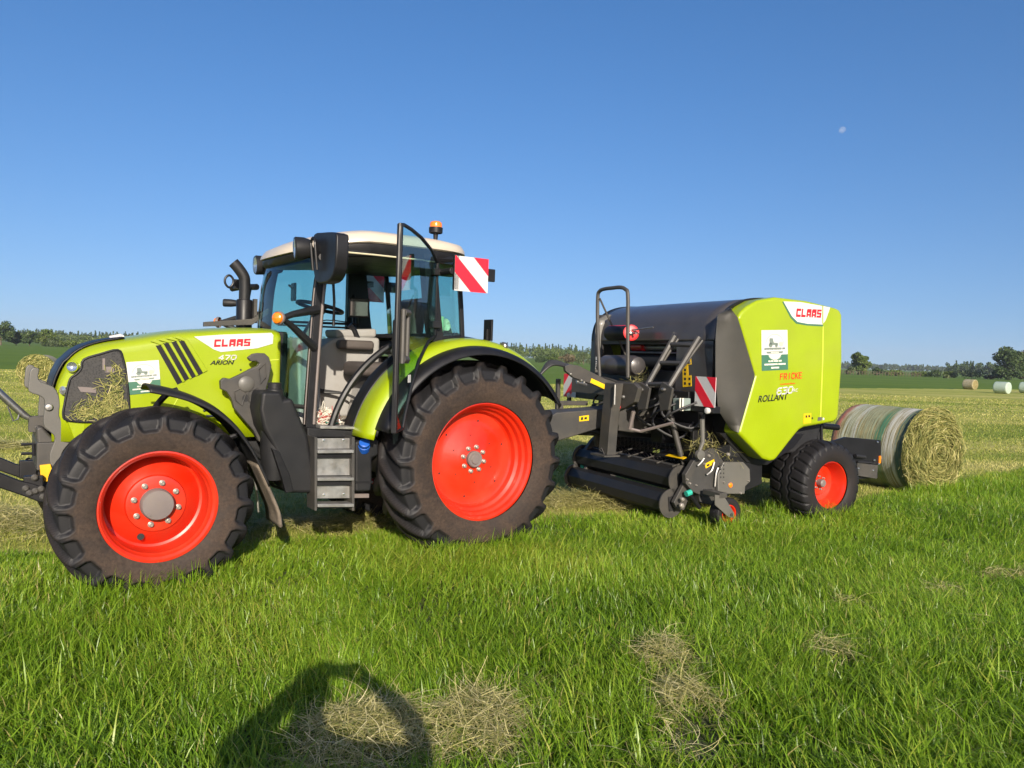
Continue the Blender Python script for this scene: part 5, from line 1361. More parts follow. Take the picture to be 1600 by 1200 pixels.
# ------------------------------------------------------------------ grass blades
def leaf_mat(name, stops, trans=.35, rough=.45, spec=.35):
    m = bpy.data.materials.new(name); m.use_nodes = True; n = m.node_tree; b = n.nodes['Principled BSDF']; out = n.nodes['Material Output']
    a = n.nodes.new('ShaderNodeAttribute'); a.attribute_name = 'tone'
    r = ramp(n, a.outputs['Fac'], stops)
    n.links.new(r.outputs[0], b.inputs['Base Color']); b.inputs['Roughness'].default_value = rough; b.inputs['Specular IOR Level'].default_value = spec
    tr = n.nodes.new('ShaderNodeBsdfTranslucent'); n.links.new(r.outputs[0], tr.inputs[0])
    mx = n.nodes.new('ShaderNodeMixShader'); mx.inputs[0].default_value = trans
    n.links.new(b.outputs[0], mx.inputs[1]); n.links.new(tr.outputs[0], mx.inputs[2]); n.links.new(mx.outputs[0], out.inputs[0])
    return m
def blades(x, y, h, w_, ang, bend, tone, z0=None, twist=None, levels=(0, .38, .72, 1.0)):
    n = len(x); L = len(levels)
    d = np.stack([np.cos(ang), np.sin(ang)], -1)
    tw = ang + np.pi / 2 + (rng.normal(0, .5, n) if twist is None else twist)
    pw = np.stack([np.cos(tw), np.sin(tw)], -1)
    z0 = np.zeros(n) if z0 is None else z0
    V = np.zeros((n, 2 * L - 1, 3), np.float32)
    wt = (1.0, .92, .60, 0.0) if L == 4 else (1.0, .7, 0)
    for k, t in enumerate(levels):
        off = h * bend * t ** 1.9
        zz = z0 + h * np.sqrt(np.clip(1 - (bend * .75 * t) ** 2, .05, 1)) * t
        cx, cy = x + d[:, 0] * off, y + d[:, 1] * off
        if k < L - 1:
            hw = w_ * wt[k] / 2
            V[:, 2 * k] = np.stack([cx - pw[:, 0] * hw, cy - pw[:, 1] * hw, zz], -1)
            V[:, 2 * k + 1] = np.stack([cx + pw[:, 0] * hw, cy + pw[:, 1] * hw, zz], -1)
        else: V[:, 2 * k] = np.stack([cx, cy, zz], -1)
    st = 2 * L - 1; base = np.arange(n)[:, None] * st
    Q = [base + np.array([[2 * k, 2 * k + 1, 2 * k + 3, 2 * k + 2]]) for k in range(L - 2)]
    Tt = base + np.array([[2 * L - 4, 2 * L - 3, 2 * L - 2]])
    return V.reshape(-1, 3), np.concatenate(Q), Tt, np.repeat(tone, st)
def join_blades(name, parts, mat):
    Vs, Qs, Ts, tn, k = [], [], [], [], 0
    for V, Q, T_, t in parts:
        Vs.append(V); Qs.append(Q + k); Ts.append(T_ + k); tn.append(t); k += len(V)
    me = raw_mesh(name, np.concatenate(Vs), [np.concatenate(Qs), np.concatenate(Ts)], smooth=True)
    a = me.attributes.new('tone', 'FLOAT', 'POINT'); a.data.foreach_set('value', np.concatenate(tn).astype(np.float32))
    o = link_mesh(name, me, mat); return o
gm_ = leaf_mat('grass_blade', [(0.0, (.045, .110, .008)), (.30, (.120, .235, .013)), (.60, (.235, .390, .024)), (.85, (.35, .475, .050)), (.94, (.42, .42, .07)), (1.0, (.55, .47, .20))], .48, .36, .45)
def gpx(u, v, z=.10):
    d = ray(u, v); p = CAM_P + d * ((z - CAM_H) / d.z); return p.x, p.y
HAYP = [(*gpx(u, v), rx, ry) for u, v, rx, ry in ((570, 1140, .33, .42), (745, 1120, .27, .48), (1040, 1012, .18, .26), (1072, 1085, .20, .34), (1300, 1005, .12, .24), (1320, 935, .24, .10), (1470, 915, .24, .16), (1590, 892, .4, .12), (845, 1050, .12, .16), (1085, 1140, .18, .14))]
def haymask(x, y):
    m = np.zeros_like(x)
    for a, b, rx, ry in HAYP: m = np.maximum(m, 1.25 - ((x - a) / rx) ** 2 - ((y - b) / ry) ** 2)
    return np.clip(m, 0, 1)
parts = []
for ya, yb, dens, wa, wb in ((2.0, 4.6, 6600, .0036, .0088), (4.6, 7.2, 5600, .0038, .0085), (7.2, 15.5, 3000, .005, .0095)):
    xw = .70 * yb + 1.6
    n = int(dens * 2 * xw * (yb - ya))
    x, y = rng.uniform(-xw, xw, n), rng.uniform(ya, yb, n)
    ok = (np.abs(x) < .70 * y + 1.6) & (y < edge_y(x) + .30 * (vnoise(x, y, 2.2, 5, 2) - .5) - .05)
    hm = haymask(x, y)
    dn = vnoise(x, y, 1.6, 9, 2)
    ok &= rng.random(n) > hm * .45 + .35 * (dn < .35)
    x, y, hm = x[ok], y[ok], hm[ok]; n = len(x)
    big = vnoise(x, y, .9, 1, 2); med = vnoise(x, y, 3.2, 2, 2)
    # clumping: pull blades towards tuft centres
    cxn, cyn = np.round(x / .085) * .085 + .03 * np.sin(y * 40), np.round(y / .085) * .085 + .03 * np.sin(x * 37)
    pull = rng.uniform(0, .55, n)
    x = x + (cxn - x) * pull; y = y + (cyn - y) * pull
    ed_ = np.clip((edge_y(x) - y) / 1.8, .1, 1)
    h = (.055 + .075 * big + .06 * med) * rng.uniform(.4, 1.3, n) * (1 - .55 * hm) * (.72 + .28 * ed_)
    h *= np.where(np.abs(x + 2.24) < .9, np.where(y > 4.5, .85, 1), 1)
    flow = 2 * np.pi * vnoise(x, y, .45, 21, 2) * 1.6 + .6
    ang = flow + rng.normal(0, 1.5, n)
    bend = np.clip(rng.normal(.62 + .45 * (vnoise(x, y, .8, 33, 2) - .5), .22, n), .05, 1.15)
    tone = np.clip(.50 + .34 * (big - .5) + .40 * (vnoise(x, y, 1.1, 44, 3) - .5) + rng.normal(0, .16, n), .02, .90)
    tone = np.clip(tone + .16 * (1 - ed_), 0, .92)
    tone = np.where(rng.random(n) < .045, rng.uniform(.9, 1.0, n), tone)
    tone = np.clip(tone + .12 * (x < -1.2) * (y < 5.4) * vnoise(x, y, .7, 8), 0, 1)
    parts.append(blades(x, y, h, rng.uniform(wa, wb, n), ang, bend, tone))
    k = rng.random(n) < (.09 if ya < 4 else .05)                                  # long leaning blades lying over the rest
    parts.append(blades(x[k], y[k], h[k] * rng.uniform(1.2, 1.7, k.sum()), rng.uniform(wa, wb, k.sum()) * 1.1, rng.uniform(0, 6.28, k.sum()), rng.uniform(.75, 1.25, k.sum()), np.clip(tone[k] + .14, 0, .9)))
# grass standing up against the wheels
for a, b, sx, k in ((TF.w(2.40, .95, 0), TF.w(2.40, 1.12, 0), .42, 1500), (TF.w(-.14, 1.02, 0), TF.w(-.14, 1.22, 0), .42, 1100), (BF.w(0, 1.05, 0), BF.w(0, 1.30, 0), .30, 1000), (BF.w(.3, .7, 0), BF.w(.35, 1.0, 0), .2, 400), (BF.w(1.5, 1.25, 0), BF.w(1.5, 1.38, 0), .16, 300), (BF.w(-3.0, .44, 0), BF.w(-3.0, .62, 0), .5, 900)):
    f = TF.F if a.x < 1 else BF.F
    t = rng.uniform(0, 1, k); u = rng.uniform(-1, 1, k) * sx * 1.15
    x = a.x + (b.x - a.x) * t + f.x * u; y = a.y + (b.y - a.y) * t + f.y * u
    parts.append(blades(x, y, rng.uniform(.10, .25, k), rng.uniform(.004, .009, k), rng.uniform(0, 6.28, k), np.clip(rng.normal(.5, .25, k), .05, 1.1), np.clip(rng.normal(.60, .16, k), 0, .92)))
# a few taller, broader tufts close by
tx, ty = [], []
for a, b, k in ((1.75, 3.15, 60), (2.1, 3.0, 46), (1.45, 2.85, 36), (2.45, 3.4, 40), (.62, 3.0, 24), (-1.6, 3.1, 34), (-2.2, 3.6, 26), (-.2, 2.75, 20), (3.1, 4.2, 36), (.5, 3.9, 12), (1.95, 3.7, 30), (2.6, 4.1, 30)):
    tx.append(a + rng.normal(0, .06, k)); ty.append(b + rng.normal(0, .06, k))
x, y = np.concatenate(tx), np.concatenate(ty); n = len(x)
parts.append(blades(x, y, rng.uniform(.15, .27, n), rng.uniform(.006, .010, n), rng.uniform(0, 6.28, n), np.clip(rng.normal(.6, .25, n), .1, 1.2), np.clip(rng.normal(.68, .13, n), 0, .9)))
o = join_blades('grass', parts, gm_); tag(o, kind='stuff', label='long lush green grass in the foreground meadow')

# short stubble on the mown part
sm_ = leaf_mat('stubble_blade', [(0.0, (.095, .165, .018)), (.35, (.205, .255, .040)), (.65, (.34, .345, .080)), (1.0, (.52, .47, .18))], .25, .6, .2)
parts = []
for ya, yb, dens, wa, wb, ha in ((5.0, 11, 1100, .004, .009, .05), (11, 18, 450, .007, .014, .045), (18, 30, 160, .012, .024, .045), (30, 50, 40, .03, .05, .05)):
    xw = .70 * yb + 1.5; n = int(dens * 2 * xw * (yb - ya)); x, y = rng.uniform(-xw, xw, n), rng.uniform(ya, yb, n)
    ok = (np.abs(x) < .70 * y + 1.5) & (y > edge_y(x) - .35) & (y < np.interp(x, [q_[0] for q_ in FB], [q_[1] for q_ in FB]))
    x, y = x[ok], y[ok]; n = len(x)
    u, v = x * c + y * s, -x * s + y * c
    row = vnoise(u * .1, v, .75, 71, 2); tone = np.clip(.5 + 1.1 * (row - .5) + .5 * (vnoise(x, y, .5, 73, 2) - .5) + rng.normal(0, .2, n), 0, 1)
    parts.append(blades(x, y, ha * rng.uniform(.4, 1.4, n), rng.uniform(wa, wb, n), rng.uniform(0, 6.28, n), np.clip(rng.normal(.7, .35, n), .1, 1.3), tone, levels=(0, .5, 1.0)))
o = join_blades('stubble', parts, sm_); tag(o, kind='stuff', label='short yellowish stubble of the mown field')

# ------------------------------------------------------------------ hay
hm_ = leaf_mat('hay_strand', [(0.0, (.10, .125, .030)), (.35, (.30, .285, .085)), (.7, (.52, .465, .19)), (1.0, (.70, .63, .34))], .18, .6, .25)
def strands(P, L, w_, curl, flat, tone, heading=None, K=5):
    """curved ribbons starting around P (n,3)"""
    n = len(P)
    a = rng.uniform(0, 2 * np.pi, n) if heading is None else heading
    el = rng.normal(0, flat, n); da = rng.normal(0, curl, n); de = rng.normal(0, flat * .8, n)
    V = np.zeros((n, K, 2, 3), np.float32); p = P.copy(); ww = np.linspace(1, .6, K)
    for k in range(K):
        d = np.stack([np.cos(a) * np.cos(el), np.sin(a) * np.cos(el), np.sin(el)], -1)
        side = np.cross(d, rng.normal(0, 1, (n, 3)) * .35 + np.array([0, 0, 1.0])); side /= np.linalg.norm(side, axis=1, keepdims=True) + 1e-9
        if k == 0: sd_ = side
        sd_ = sd_ * .7 + side * .3; sd_ /= np.linalg.norm(sd_, axis=1, keepdims=True) + 1e-9
        hw = (w_ * ww[k] / 2)[:, None]
        V[:, k, 0], V[:, k, 1] = p - sd_ * hw, p + sd_ * hw
        p = p + d * (L / (K - 1))[:, None]; a = a + da / K; el = el + de / K
        p[:, 2] = np.maximum(p[:, 2], .008)
    base = np.arange(n)[:, None] * (2 * K)
    Q = np.concatenate([base + np.array([[2 * k, 2 * k + 1, 2 * k + 3, 2 * k + 2]]) for k in range(K - 1)])
    return V.reshape(-1, 3), Q, np.zeros((0, 3), int), np.repeat(tone, 2 * K)
def join_strands(name, parts, mat=hm_):
    Vs, Qs, tn, k = [], [], [], 0
    for V, Q, _, t in parts: Vs.append(V); Qs.append(Q + k); tn.append(t); k += len(V)
    me = raw_mesh(name, np.concatenate(Vs), np.concatenate(Qs), smooth=True)
    a = me.attributes.new('tone', 'FLOAT', 'POINT'); a.data.foreach_set('value', np.concatenate(tn).astype(np.float32))
    return link_mesh(name, me, mat)
def heap(cx, cy, rx, ry, n, z, w_=(.0017, .0036), L=(.05, .21), tone=(.56, .28), spread=.10):
    r_ = np.sqrt(rng.random(n)) * rng.uniform(.7, 1.15, n); a = rng.uniform(0, 2 * np.pi, n)
    x, y = cx + rx * r_ * np.cos(a), cy + ry * r_ * np.sin(a)
    keep = vnoise(x, y, 5, 91, 2) > .36
    x, y, r_ = x[keep], y[keep], r_[keep]; n = len(x)
    zz = z * (.25 + .75 * np.clip(1 - r_ ** 2, 0, 1)) * rng.uniform(.5, 1.15, n) + .01
    return strands(np.stack([x, y, zz], -1), rng.uniform(*L, n), rng.uniform(*w_, n), 1.1, .22, np.clip(rng.normal(tone[0], tone[1], n), 0, 1))
parts = []
for (a, b, rx, ry), n, z in zip(HAYP, (2300, 2000, 900, 1150, 220, 330, 420, 700, 200, 320), (.15, .12, .14, .13, .12, .11, .12, .12, .1, .1)):
    parts.append(heap(a, b, rx, ry, n, z))
parts.append(heap(-4.7, 7.0, 1.1, .65, 3000, .10, (.003, .006), (.10, .34), (.55, .2)))
parts.append(heap(-6.6, 7.3, 1.6, .8, 2200, .10, (.003, .006), (.10, .34), (.55, .2)))
parts.append(heap(-1.65, 7.35, .75, .35, 1300, .08, (.003, .006), (.10, .3), (.5, .2)))
parts.append(heap(-2.6, 7.2, .5, .4, 500, .08, (.003, .006), (.10, .3), (.5, .2)))
parts.append(heap(1.05, 8.95, .95, .45, 2200, .12, (.003, .006), (.10, .34), (.5, .2)))
parts.append(heap(2.3, 9.4, .9, .4, 900, .08, (.003, .006), (.10, .34), (.5, .2)))
parts.append(heap(-.2, 8.5, .8, .5, 1000, .12, (.003, .006), (.10, .34), (.5, .2)))
parts.append(heap(1.6, 12.5, 3.0, .9, 2600, .12, (.005, .010), (.15, .4), (.55, .2)))
parts.append(heap(-8.0, 12.0, 3.5, .5, 3000, .08, (.006, .012), (.15, .4), (.6, .2)))
n = 2600; x, y = rng.uniform(-3.5, 5.5, n), rng.uniform(2.6, 8.5, n); ok = (y < edge_y(x)) & (vnoise(x, y, .8, 55, 2) > .55); x, y = x[ok], y[ok]; n = len(x)
parts.append(strands(np.stack([x, y, rng.uniform(.06, .16, n)], -1), rng.uniform(.06, .22, n), rng.uniform(.0018, .0035, n), .8, .25, np.clip(rng.normal(.65, .2, n), 0, 1)))
o = join_strands('loose_hay', parts); tag(o, kind='stuff', label='loose dry hay scattered in clumps over the grass')
# hay caught on the machines
def caught(name, pts, n, spread, L, label, fr, w_=(.003, .006)):
    pts = np.array(pts); k = rng.integers(0, len(pts), n)
    P = pts[k] + rng.normal(0, 1, (n, 3)) * np.array(spread)
    V, Q, T_, t = strands(P, rng.uniform(*L, n), rng.uniform(*w_, n), 1.5, .6, np.clip(rng.normal(.5, .22, n), 0, 1))
    me = raw_mesh(name, V, Q, smooth=True); a = me.attributes.new('tone', 'FLOAT', 'POINT'); a.data.foreach_set('value', t.astype(np.float32))
    o = link_mesh(name, me, hm_); o.location = fr.o; o.rotation_euler = (0, 0, fr.rz); return tag(o, label, 'hay')
gp_ = []
for u, v in ((120, 652), (132, 646), (146, 640), (160, 630), (172, 620), (182, 608), (190, 595), (192, 630), (178, 640), (160, 648), (140, 654), (187, 575), (193, 648), (168, 650)):
    a = TF.un(u, v, Yh); gp_.append((a[0], Yh + .012, a[1]))
n = 640; pts = np.array(gp_); k = rng.integers(0, len(pts), n)
P = pts[k] + rng.normal(0, 1, (n, 3)) * np.array((.035, .006, .03)); P[:, 1] = np.maximum(P[:, 1], Yh + .006)
ga = rng.uniform(0, 2 * np.pi, n); P0_ = P.copy(); L_ = rng.uniform(.025, .11, n); Vg = np.zeros((n, 4, 2, 3), np.float32); bend_ = rng.normal(0, .9, n); wv_ = rng.uniform(.0022, .005, n)
for j in range(4):
    aa = ga + bend_ * j / 3; d = np.stack([np.cos(aa), np.zeros(n), np.sin(aa)], -1); sd_ = np.stack([-np.sin(aa), np.zeros(n), np.cos(aa)], -1)
    Vg[:, j, 0], Vg[:, j, 1] = P - sd_ * wv_[:, None] / 2, P + sd_ * wv_[:, None] / 2
    P = P + d * (L_ / 3)[:, None] + np.array([0, .003, 0])
def inside(px_, pz_):
    c_ = np.zeros(len(px_), bool); g = [p for p in gp]
    for (x1, z1), (x2, z2) in zip(g, g[1:] + g[:1]):
        c_ ^= ((z1 > pz_) != (z2 > pz_)) & (px_ < (x2 - x1) * (pz_ - z1) / (z2 - z1 + 1e-12) + x1)
    return c_
keep = inside(P0_[:, 0], P0_[:, 2]) & inside(P[:, 0], P[:, 2]) & inside(Vg[:, 2, 0, 0], Vg[:, 2, 0, 2])
Vg = Vg[keep]; n = len(Vg)
base = np.arange(n)[:, None] * 8
me = raw_mesh('hay_clump', Vg.reshape(-1, 3), np.concatenate([base + np.array([[2 * j, 2 * j + 1, 2 * j + 3, 2 * j + 2]]) for j in range(3)]), smooth=True)
ok_ = np.repeat(np.clip(rng.normal(.24, .2, n), 0, 1), 8); a = me.attributes.new('tone', 'FLOAT', 'POINT'); a.data.foreach_set('value', ok_.astype(np.float32))  # tones lowered to paint in the shade behind the mesh
o = link_mesh('hay_clump', me, hm_); o.location = TF.o; o.rotation_euler = (0, 0, TF.rz); tag(o, 'dry hay stuck to the dark side grille of the tractor hood', 'hay')
hp = []
for u, v in ((1094, 694), (1104, 693), (1114, 696), (1122, 700), (1130, 704), (1138, 709), (1088, 692)):
    a = BF.un(u, v, .90); hp.append((a[0], .90, a[1] - .02))
caught('hay_clump', hp, 280, (.05, .06, .025), (.06, .2), 'small heap of hay lying on the pick-up side plate', BF)
hp = [(1.90, BF.unx(u, v, 1.90)[0], BF.unx(u, v, 1.90)[1]) for u, v in ((994, 598), (1003, 596), (1000, 590))]
caught('hay_clump', hp, 120, (.04, .04, .02), (.05, .16), 'wisp of hay on the platform beside the ladder foot', BF)

# ------------------------------------------------------------------ round bales
def bale_mat(name, bands, net=True):
    """bands along the roll's axis (object X from 0 to 1)"""
    m, n, b = new_mat(name)
    tc = n.nodes.new('ShaderNodeTexCoord'); at = n.nodes.new('ShaderNodeAttribute'); at.attribute_name = 'roll'
    sp = n.nodes.new('ShaderNodeSeparateXYZ'); n.links.new(at.outputs['Vector'], sp.inputs[0])
    cb = n.nodes.new('ShaderNodeCombineXYZ')
    mp = n.nodes.new('ShaderNodeMapping'); mp.inputs['Scale'].default_value = (80, 6, 1); n.links.new(at.outputs['Vector'], mp.inputs[0])
    fib = noise(n, 1.0, 5, .65, mp.outputs[0])
    blot = noise(n, 5, 5, .65, tc.outputs['Object'])
    wob = n.nodes.new('ShaderNodeMath'); wob.operation = 'MULTIPLY_ADD'; n.links.new(blot.outputs[0], wob.inputs[0]); wob.inputs[1].default_value = .07; n.links.new(sp.outputs[0], wob.inputs[2])
    band = ramp(n, wob.outputs[0], bands); band.color_ramp.interpolation = 'LINEAR'
    hay = ramp(n, blot.outputs[0], [(.3, (.11, .10, .04)), (.7, (.30, .25, .11))])
    f1 = ramp(n, fib.outputs[0], [(.43, (0, 0, 0)), (.54, (1, 1, 1))])
    cc = mixc(n, f1.outputs[0], hay.outputs[0], band.outputs[0]) if net else band.outputs[0]
    n.links.new(cc, b.inputs['Base Color']); b.inputs['Roughness'].default_value = .7 if net else .35
    bp = n.nodes.new('ShaderNodeBump'); bp.inputs['Strength'].default_value = .6 if net else .3; bp.inputs['Distance'].default_value = .02
    n.links.new(fib.outputs[0], bp.inputs['Height']); n.links.new(bp.outputs[0], b.inputs['Normal'])
    return m
endm = M('hay_end', (.20, .165, .065), .9, var=.55, scale=14, bump=1.0, bscale=30)
def round_bale(name, Rb, L, mat, nseg=72, rough=.018, endmat=None):
    """lies along its X axis; the end at +X carries the swirl"""
    nx = 22; V, F, roll = [], [], []
    rs = np.random.default_rng(3)
    ang = np.arange(nseg) / nseg * 2 * np.pi
    prof = [(0, .86), (.012, .95), (.04, .985)] + [(t, 1.0) for t in np.linspace(.08, .92, nx)] + [(.96, .985), (.988, .95), (1, .86)]
    for t, k in prof:
        nn = vnoise(np.cos(ang) * 2 + t * 3, np.sin(ang) * 2 + t * 2, 1.5, 12, 3) - .5
        r_ = Rb * k * (1 + rough * 2 * nn); fl = np.maximum(-Rb * .97, r_ * np.sin(ang))
        for a, rr, z in zip(ang, r_, fl): V.append(((t - .5) * L, rr * math.cos(a), z + Rb * .97)); roll.append((t, a / 6.283, 0))
    m = len(prof)
    for i in range(m - 1):
        for k in range(nseg):
            l = (k + 1) % nseg; F.append((i * nseg + k, i * nseg + l, (i + 1) * nseg + l, (i + 1) * nseg + k))
    body_f = len(F)
    for side, i0 in ((0, 0), (1, (m - 1) * nseg)):
        prev = [i0 + k for k in range(nseg)]
        for rr in (.72, .55, .38, .22, .08):
            cur = []
            for a in ang:
                x = (-.5 if side == 0 else .5) * L + (1 if side else -1) * (.02 * (1 - rr) + .018 * (vnoise(np.array([rr * math.cos(a) * 3]), np.array([rr * math.sin(a) * 3]), 2, 8, 2)[0] - .5))
                V.append((x, Rb * rr * math.cos(a), Rb * rr * math.sin(a) + Rb * .97)); cur.append(len(V) - 1); roll.append((side, 0, 0))
            for k in range(nseg):
                l = (k + 1) % nseg; F.append((prev[k], prev[l], cur[l], cur[k]) if side == 0 else (prev[k], cur[k], cur[l], prev[l]))
            prev = cur
        F.append(tuple(prev))
    me = bpy.data.meshes.new(name); me.from_pydata(V, [], F); me.update(); me.shade_smooth()
    bm = bmesh.new(); bm.from_mesh(me); bmesh.ops.recalc_face_normals(bm, faces=bm.faces); bm.to_mesh(me); bm.free()
    a = me.attributes.new('roll', 'FLOAT_VECTOR', 'POINT'); a.data.foreach_set('vector', np.array(roll, np.float32).ravel())
    me.materials.append(mat); me.materials.append(endmat or endm)
    for i, p in enumerate(me.polygons): p.material_index = 0 if i < body_f else 1
    o = bpy.data.objects.new(name, me); col.objects.link(o); return o
netm = bale_mat('net_wrap', [(.02, (.34, .13, .10)), (.13, (.36, .12, .09)), (.17, (.40, .42, .34)), (.30, (.30, .33, .23)), (.34, (.46, .48, .43)), (.40, (.25, .28, .18)), (.60, (.26, .29, .18)), (.63, (.05, .15, .08)), (.70, (.06, .17, .09)), (.73, (.44, .44, .38)), (.86, (.48, .48, .42)), (.89, (.04, .10, .07)), (1.0, (.05, .12, .08))])
bale = round_bale('round_bale', .595, 1.28, netm)
tag(bale, 'fresh net wrapped hay bale just dropped behind the baler', 'hay bale')
bw = BF.w(-3.04, -.22, 0); bale.location = (bw.x, bw.y, -.01); bale.rotation_euler = (0, 0, math.atan2(BF.L.y, BF.L.x))
def swirl(parent, Rb, L, n, w_, seed=0, both=False):
    r_ = Rb * np.sqrt(rng.random(n)); a = rng.uniform(0, 2 * np.pi, n); ln = rng.uniform(.06, .30, n); Vv = np.zeros((n, 5, 2, 3), np.float32)
    da = ln / np.maximum(r_, .08) * rng.choice([-1, 1], n); dr = rng.normal(0, .11, n); ww = rng.uniform(*w_, n); lift = rng.uniform(.004, .09, n) * (rng.random(n) ** 2 + .2)
    side = np.where(rng.random(n) < .5, 1, -1) if both else np.ones(n); tl_ = rng.normal(0, .35, n)
    for j in range(5):
        t = j / 4; aa = a + da * t; rr = np.clip(r_ + dr * t, .01, Rb * 1.05)
        x = side * (L / 2 + .022 * (1 - rr / Rb) + .004 + lift * np.sin(np.pi * t) * 1.2)
        x = np.where(rr > Rb * .9, x - side * (rr - Rb * .9) * .8, x)
        for q_, sg in ((0, -1), (1, 1)):
            r2 = rr + sg * ww / 2
            Vv[:, j, q_] = np.stack([x + sg * ww * tl_, r2 * np.cos(aa), np.maximum(r2 * np.sin(aa) + Rb * .97, .01)], -1)
    base = np.arange(n)[:, None] * 10
    me = raw_mesh('hay_fibres', Vv.reshape(-1, 3), np.concatenate([base + np.array([[2 * j, 2 * j + 1, 2 * j + 3, 2 * j + 2]]) for j in range(4)]), smooth=True)
    at = me.attributes.new('tone', 'FLOAT', 'POINT'); at.data.foreach_set('value', np.repeat(np.clip(rng.normal(.26, .22, n), 0, 1), 10).astype(np.float32))
    o = link_mesh('hay_fibres', me, hm_, parent); o['kind'] = 'stuff'; return o
swirl(bale, .60, 1.28, 7500, (.0032, .0075))
# fuzz standing off the rim
n = 900; a = rng.uniform(0, 2 * np.pi, n); x = .645 - np.abs(rng.normal(0, .05, n)); P = np.stack([x, .585 * np.cos(a), np.maximum(.585 * np.sin(a) + .577, .02)], -1)
d = np.stack([rng.normal(.5, .6, n), np.cos(a) + rng.normal(0, .9, n), np.sin(a) + rng.normal(0, .9, n)], -1); d /= np.linalg.norm(d, axis=1, keepdims=True); ln = rng.uniform(.03, .12, n)[:, None]
sd_ = np.cross(d, rng.normal(0, 1, (n, 3))); sd_ /= np.linalg.norm(sd_, axis=1, keepdims=True); sd_ *= .0028
Vf = np.stack([P - sd_, P + sd_, P + d * ln], 1).reshape(-1, 3)
me = raw_mesh('rim_fibres', Vf, np.arange(3 * n).reshape(-1, 3)); at = me.attributes.new('tone', 'FLOAT', 'POINT'); at.data.foreach_set('value', np.repeat(np.clip(rng.normal(.55, .25, n), 0, 1), 3).astype(np.float32))
o = link_mesh('rim_fibres', me, hm_, bale); o['kind'] = 'stuff'

haym2 = bale_mat('net_wrap_pale', [(0, (.34, .30, .20)), (.5, (.36, .33, .24)), (1, (.33, .28, .16))])
wrapm = bale_mat('green_film', [(0, (.30, .38, .30)), (.5, (.33, .41, .33)), (1, (.36, .43, .35))], net=False)
filmend = M('green_film_end', (.36, .44, .36), .35, var=.12, scale=6)
def far_bale(u, v, Rb, mat, rz, label, grp=None, endmat=None, dist=None):
    d = ray(u, v); t = (0 - CAM_H) / d.z; p = CAM_P + d * t
    if dist: p = CAM_P + d * (dist / d.y)
    o = round_bale('round_bale', Rb, Rb * 2.1, mat, 40, .01, endmat); o.location = (p.x, p.y, 0); o.rotation_euler = (0, 0, R(rz))
    tag(o, label, 'hay bale', grp); return o
fb = far_bale(64, 606, .60, haym2, -72, 'straw coloured hay bale standing in the field beyond the tractor nose', dist=27.5)
swirl(fb, .60, 1.26, 1800, (.010, .02))
fb2 = far_bale(1515.5, 608.5, .50, haym2, -62, 'straw coloured hay bale furthest out on the mown field'); 
far_bale(1565.5, 615, .50, wrapm, -58, 'pale green wrapped bale seen whole on the mown field', None, filmend)
far_bale(1605, 614.5, .50, wrapm, -58, 'pale green wrapped bale cut off by the picture edge', None, filmend)

# ------------------------------------------------------------------ trees
fol = {}
def fmat(name, dark, mid, light, tr=.25):
    fol[name] = leaf_mat(name, [(0, dark), (.5, mid), (1, light)], tr, .55, .3); return fol[name]
fmat('foliage', (.050, .085, .016), (.095, .140, .026), (.15, .19, .042))
fmat('foliage_dark', (.028, .056, .016), (.058, .094, .028), (.095, .135, .042))
fmat('foliage_pale', (.065, .095, .036), (.11, .145, .055), (.17, .195, .080))
fmat('foliage_rust', (.08, .06, .03), (.13, .10, .05), (.18, .14, .075))
def leaf_cloud(centres, radii, n_each, size, seed, flat=.9, tone0=.5, cone=False):
    rs = np.random.default_rng(seed); C_ = np.repeat(np.array(centres, float), n_each, 0); Rr_ = np.repeat(np.array(radii, float), n_each, 0); n = len(C_)
    d = rs.normal(0, 1, (n, 3)); d /= np.linalg.norm(d, axis=1, keepdims=True); rad = rs.random(n) ** .42
    P = C_ + d * Rr_ * rad[:, None] * np.array([1, 1, flat]); P[:, 2] = np.maximum(P[:, 2], .05)
    a = rs.normal(0, 1, (n, 3)); a /= np.linalg.norm(a, axis=1, keepdims=True); b = np.cross(a, rs.normal(0, 1, (n, 3))); b /= np.linalg.norm(b, axis=1, keepdims=True)
    sz = (size * rs.uniform(.5, 1.3, n))[:, None]
    V = np.stack([P - a * sz, P - b * sz * .6, P + a * sz, P + b * sz * .6], 1).reshape(-1, 3)
    tone = np.clip(tone0 + np.repeat(rs.normal(0, .22, len(centres)), n_each) + rs.normal(0, .15, n), 0, 1)
    return V, np.arange(4 * n).reshape(-1, 4), np.repeat(tone, 4)
def cloud_obj(name, V, F, t, mat, parent=None):
    me = raw_mesh(name, V, F); a = me.attributes.new('tone', 'FLOAT', 'POINT'); a.data.foreach_set('value', t.astype(np.float32)); return link_mesh(name, me, mat, parent)
def at_px(u, depth, z=0):
    d = ray(u, 560); return Vector((d.x / d.y * depth, depth, z))
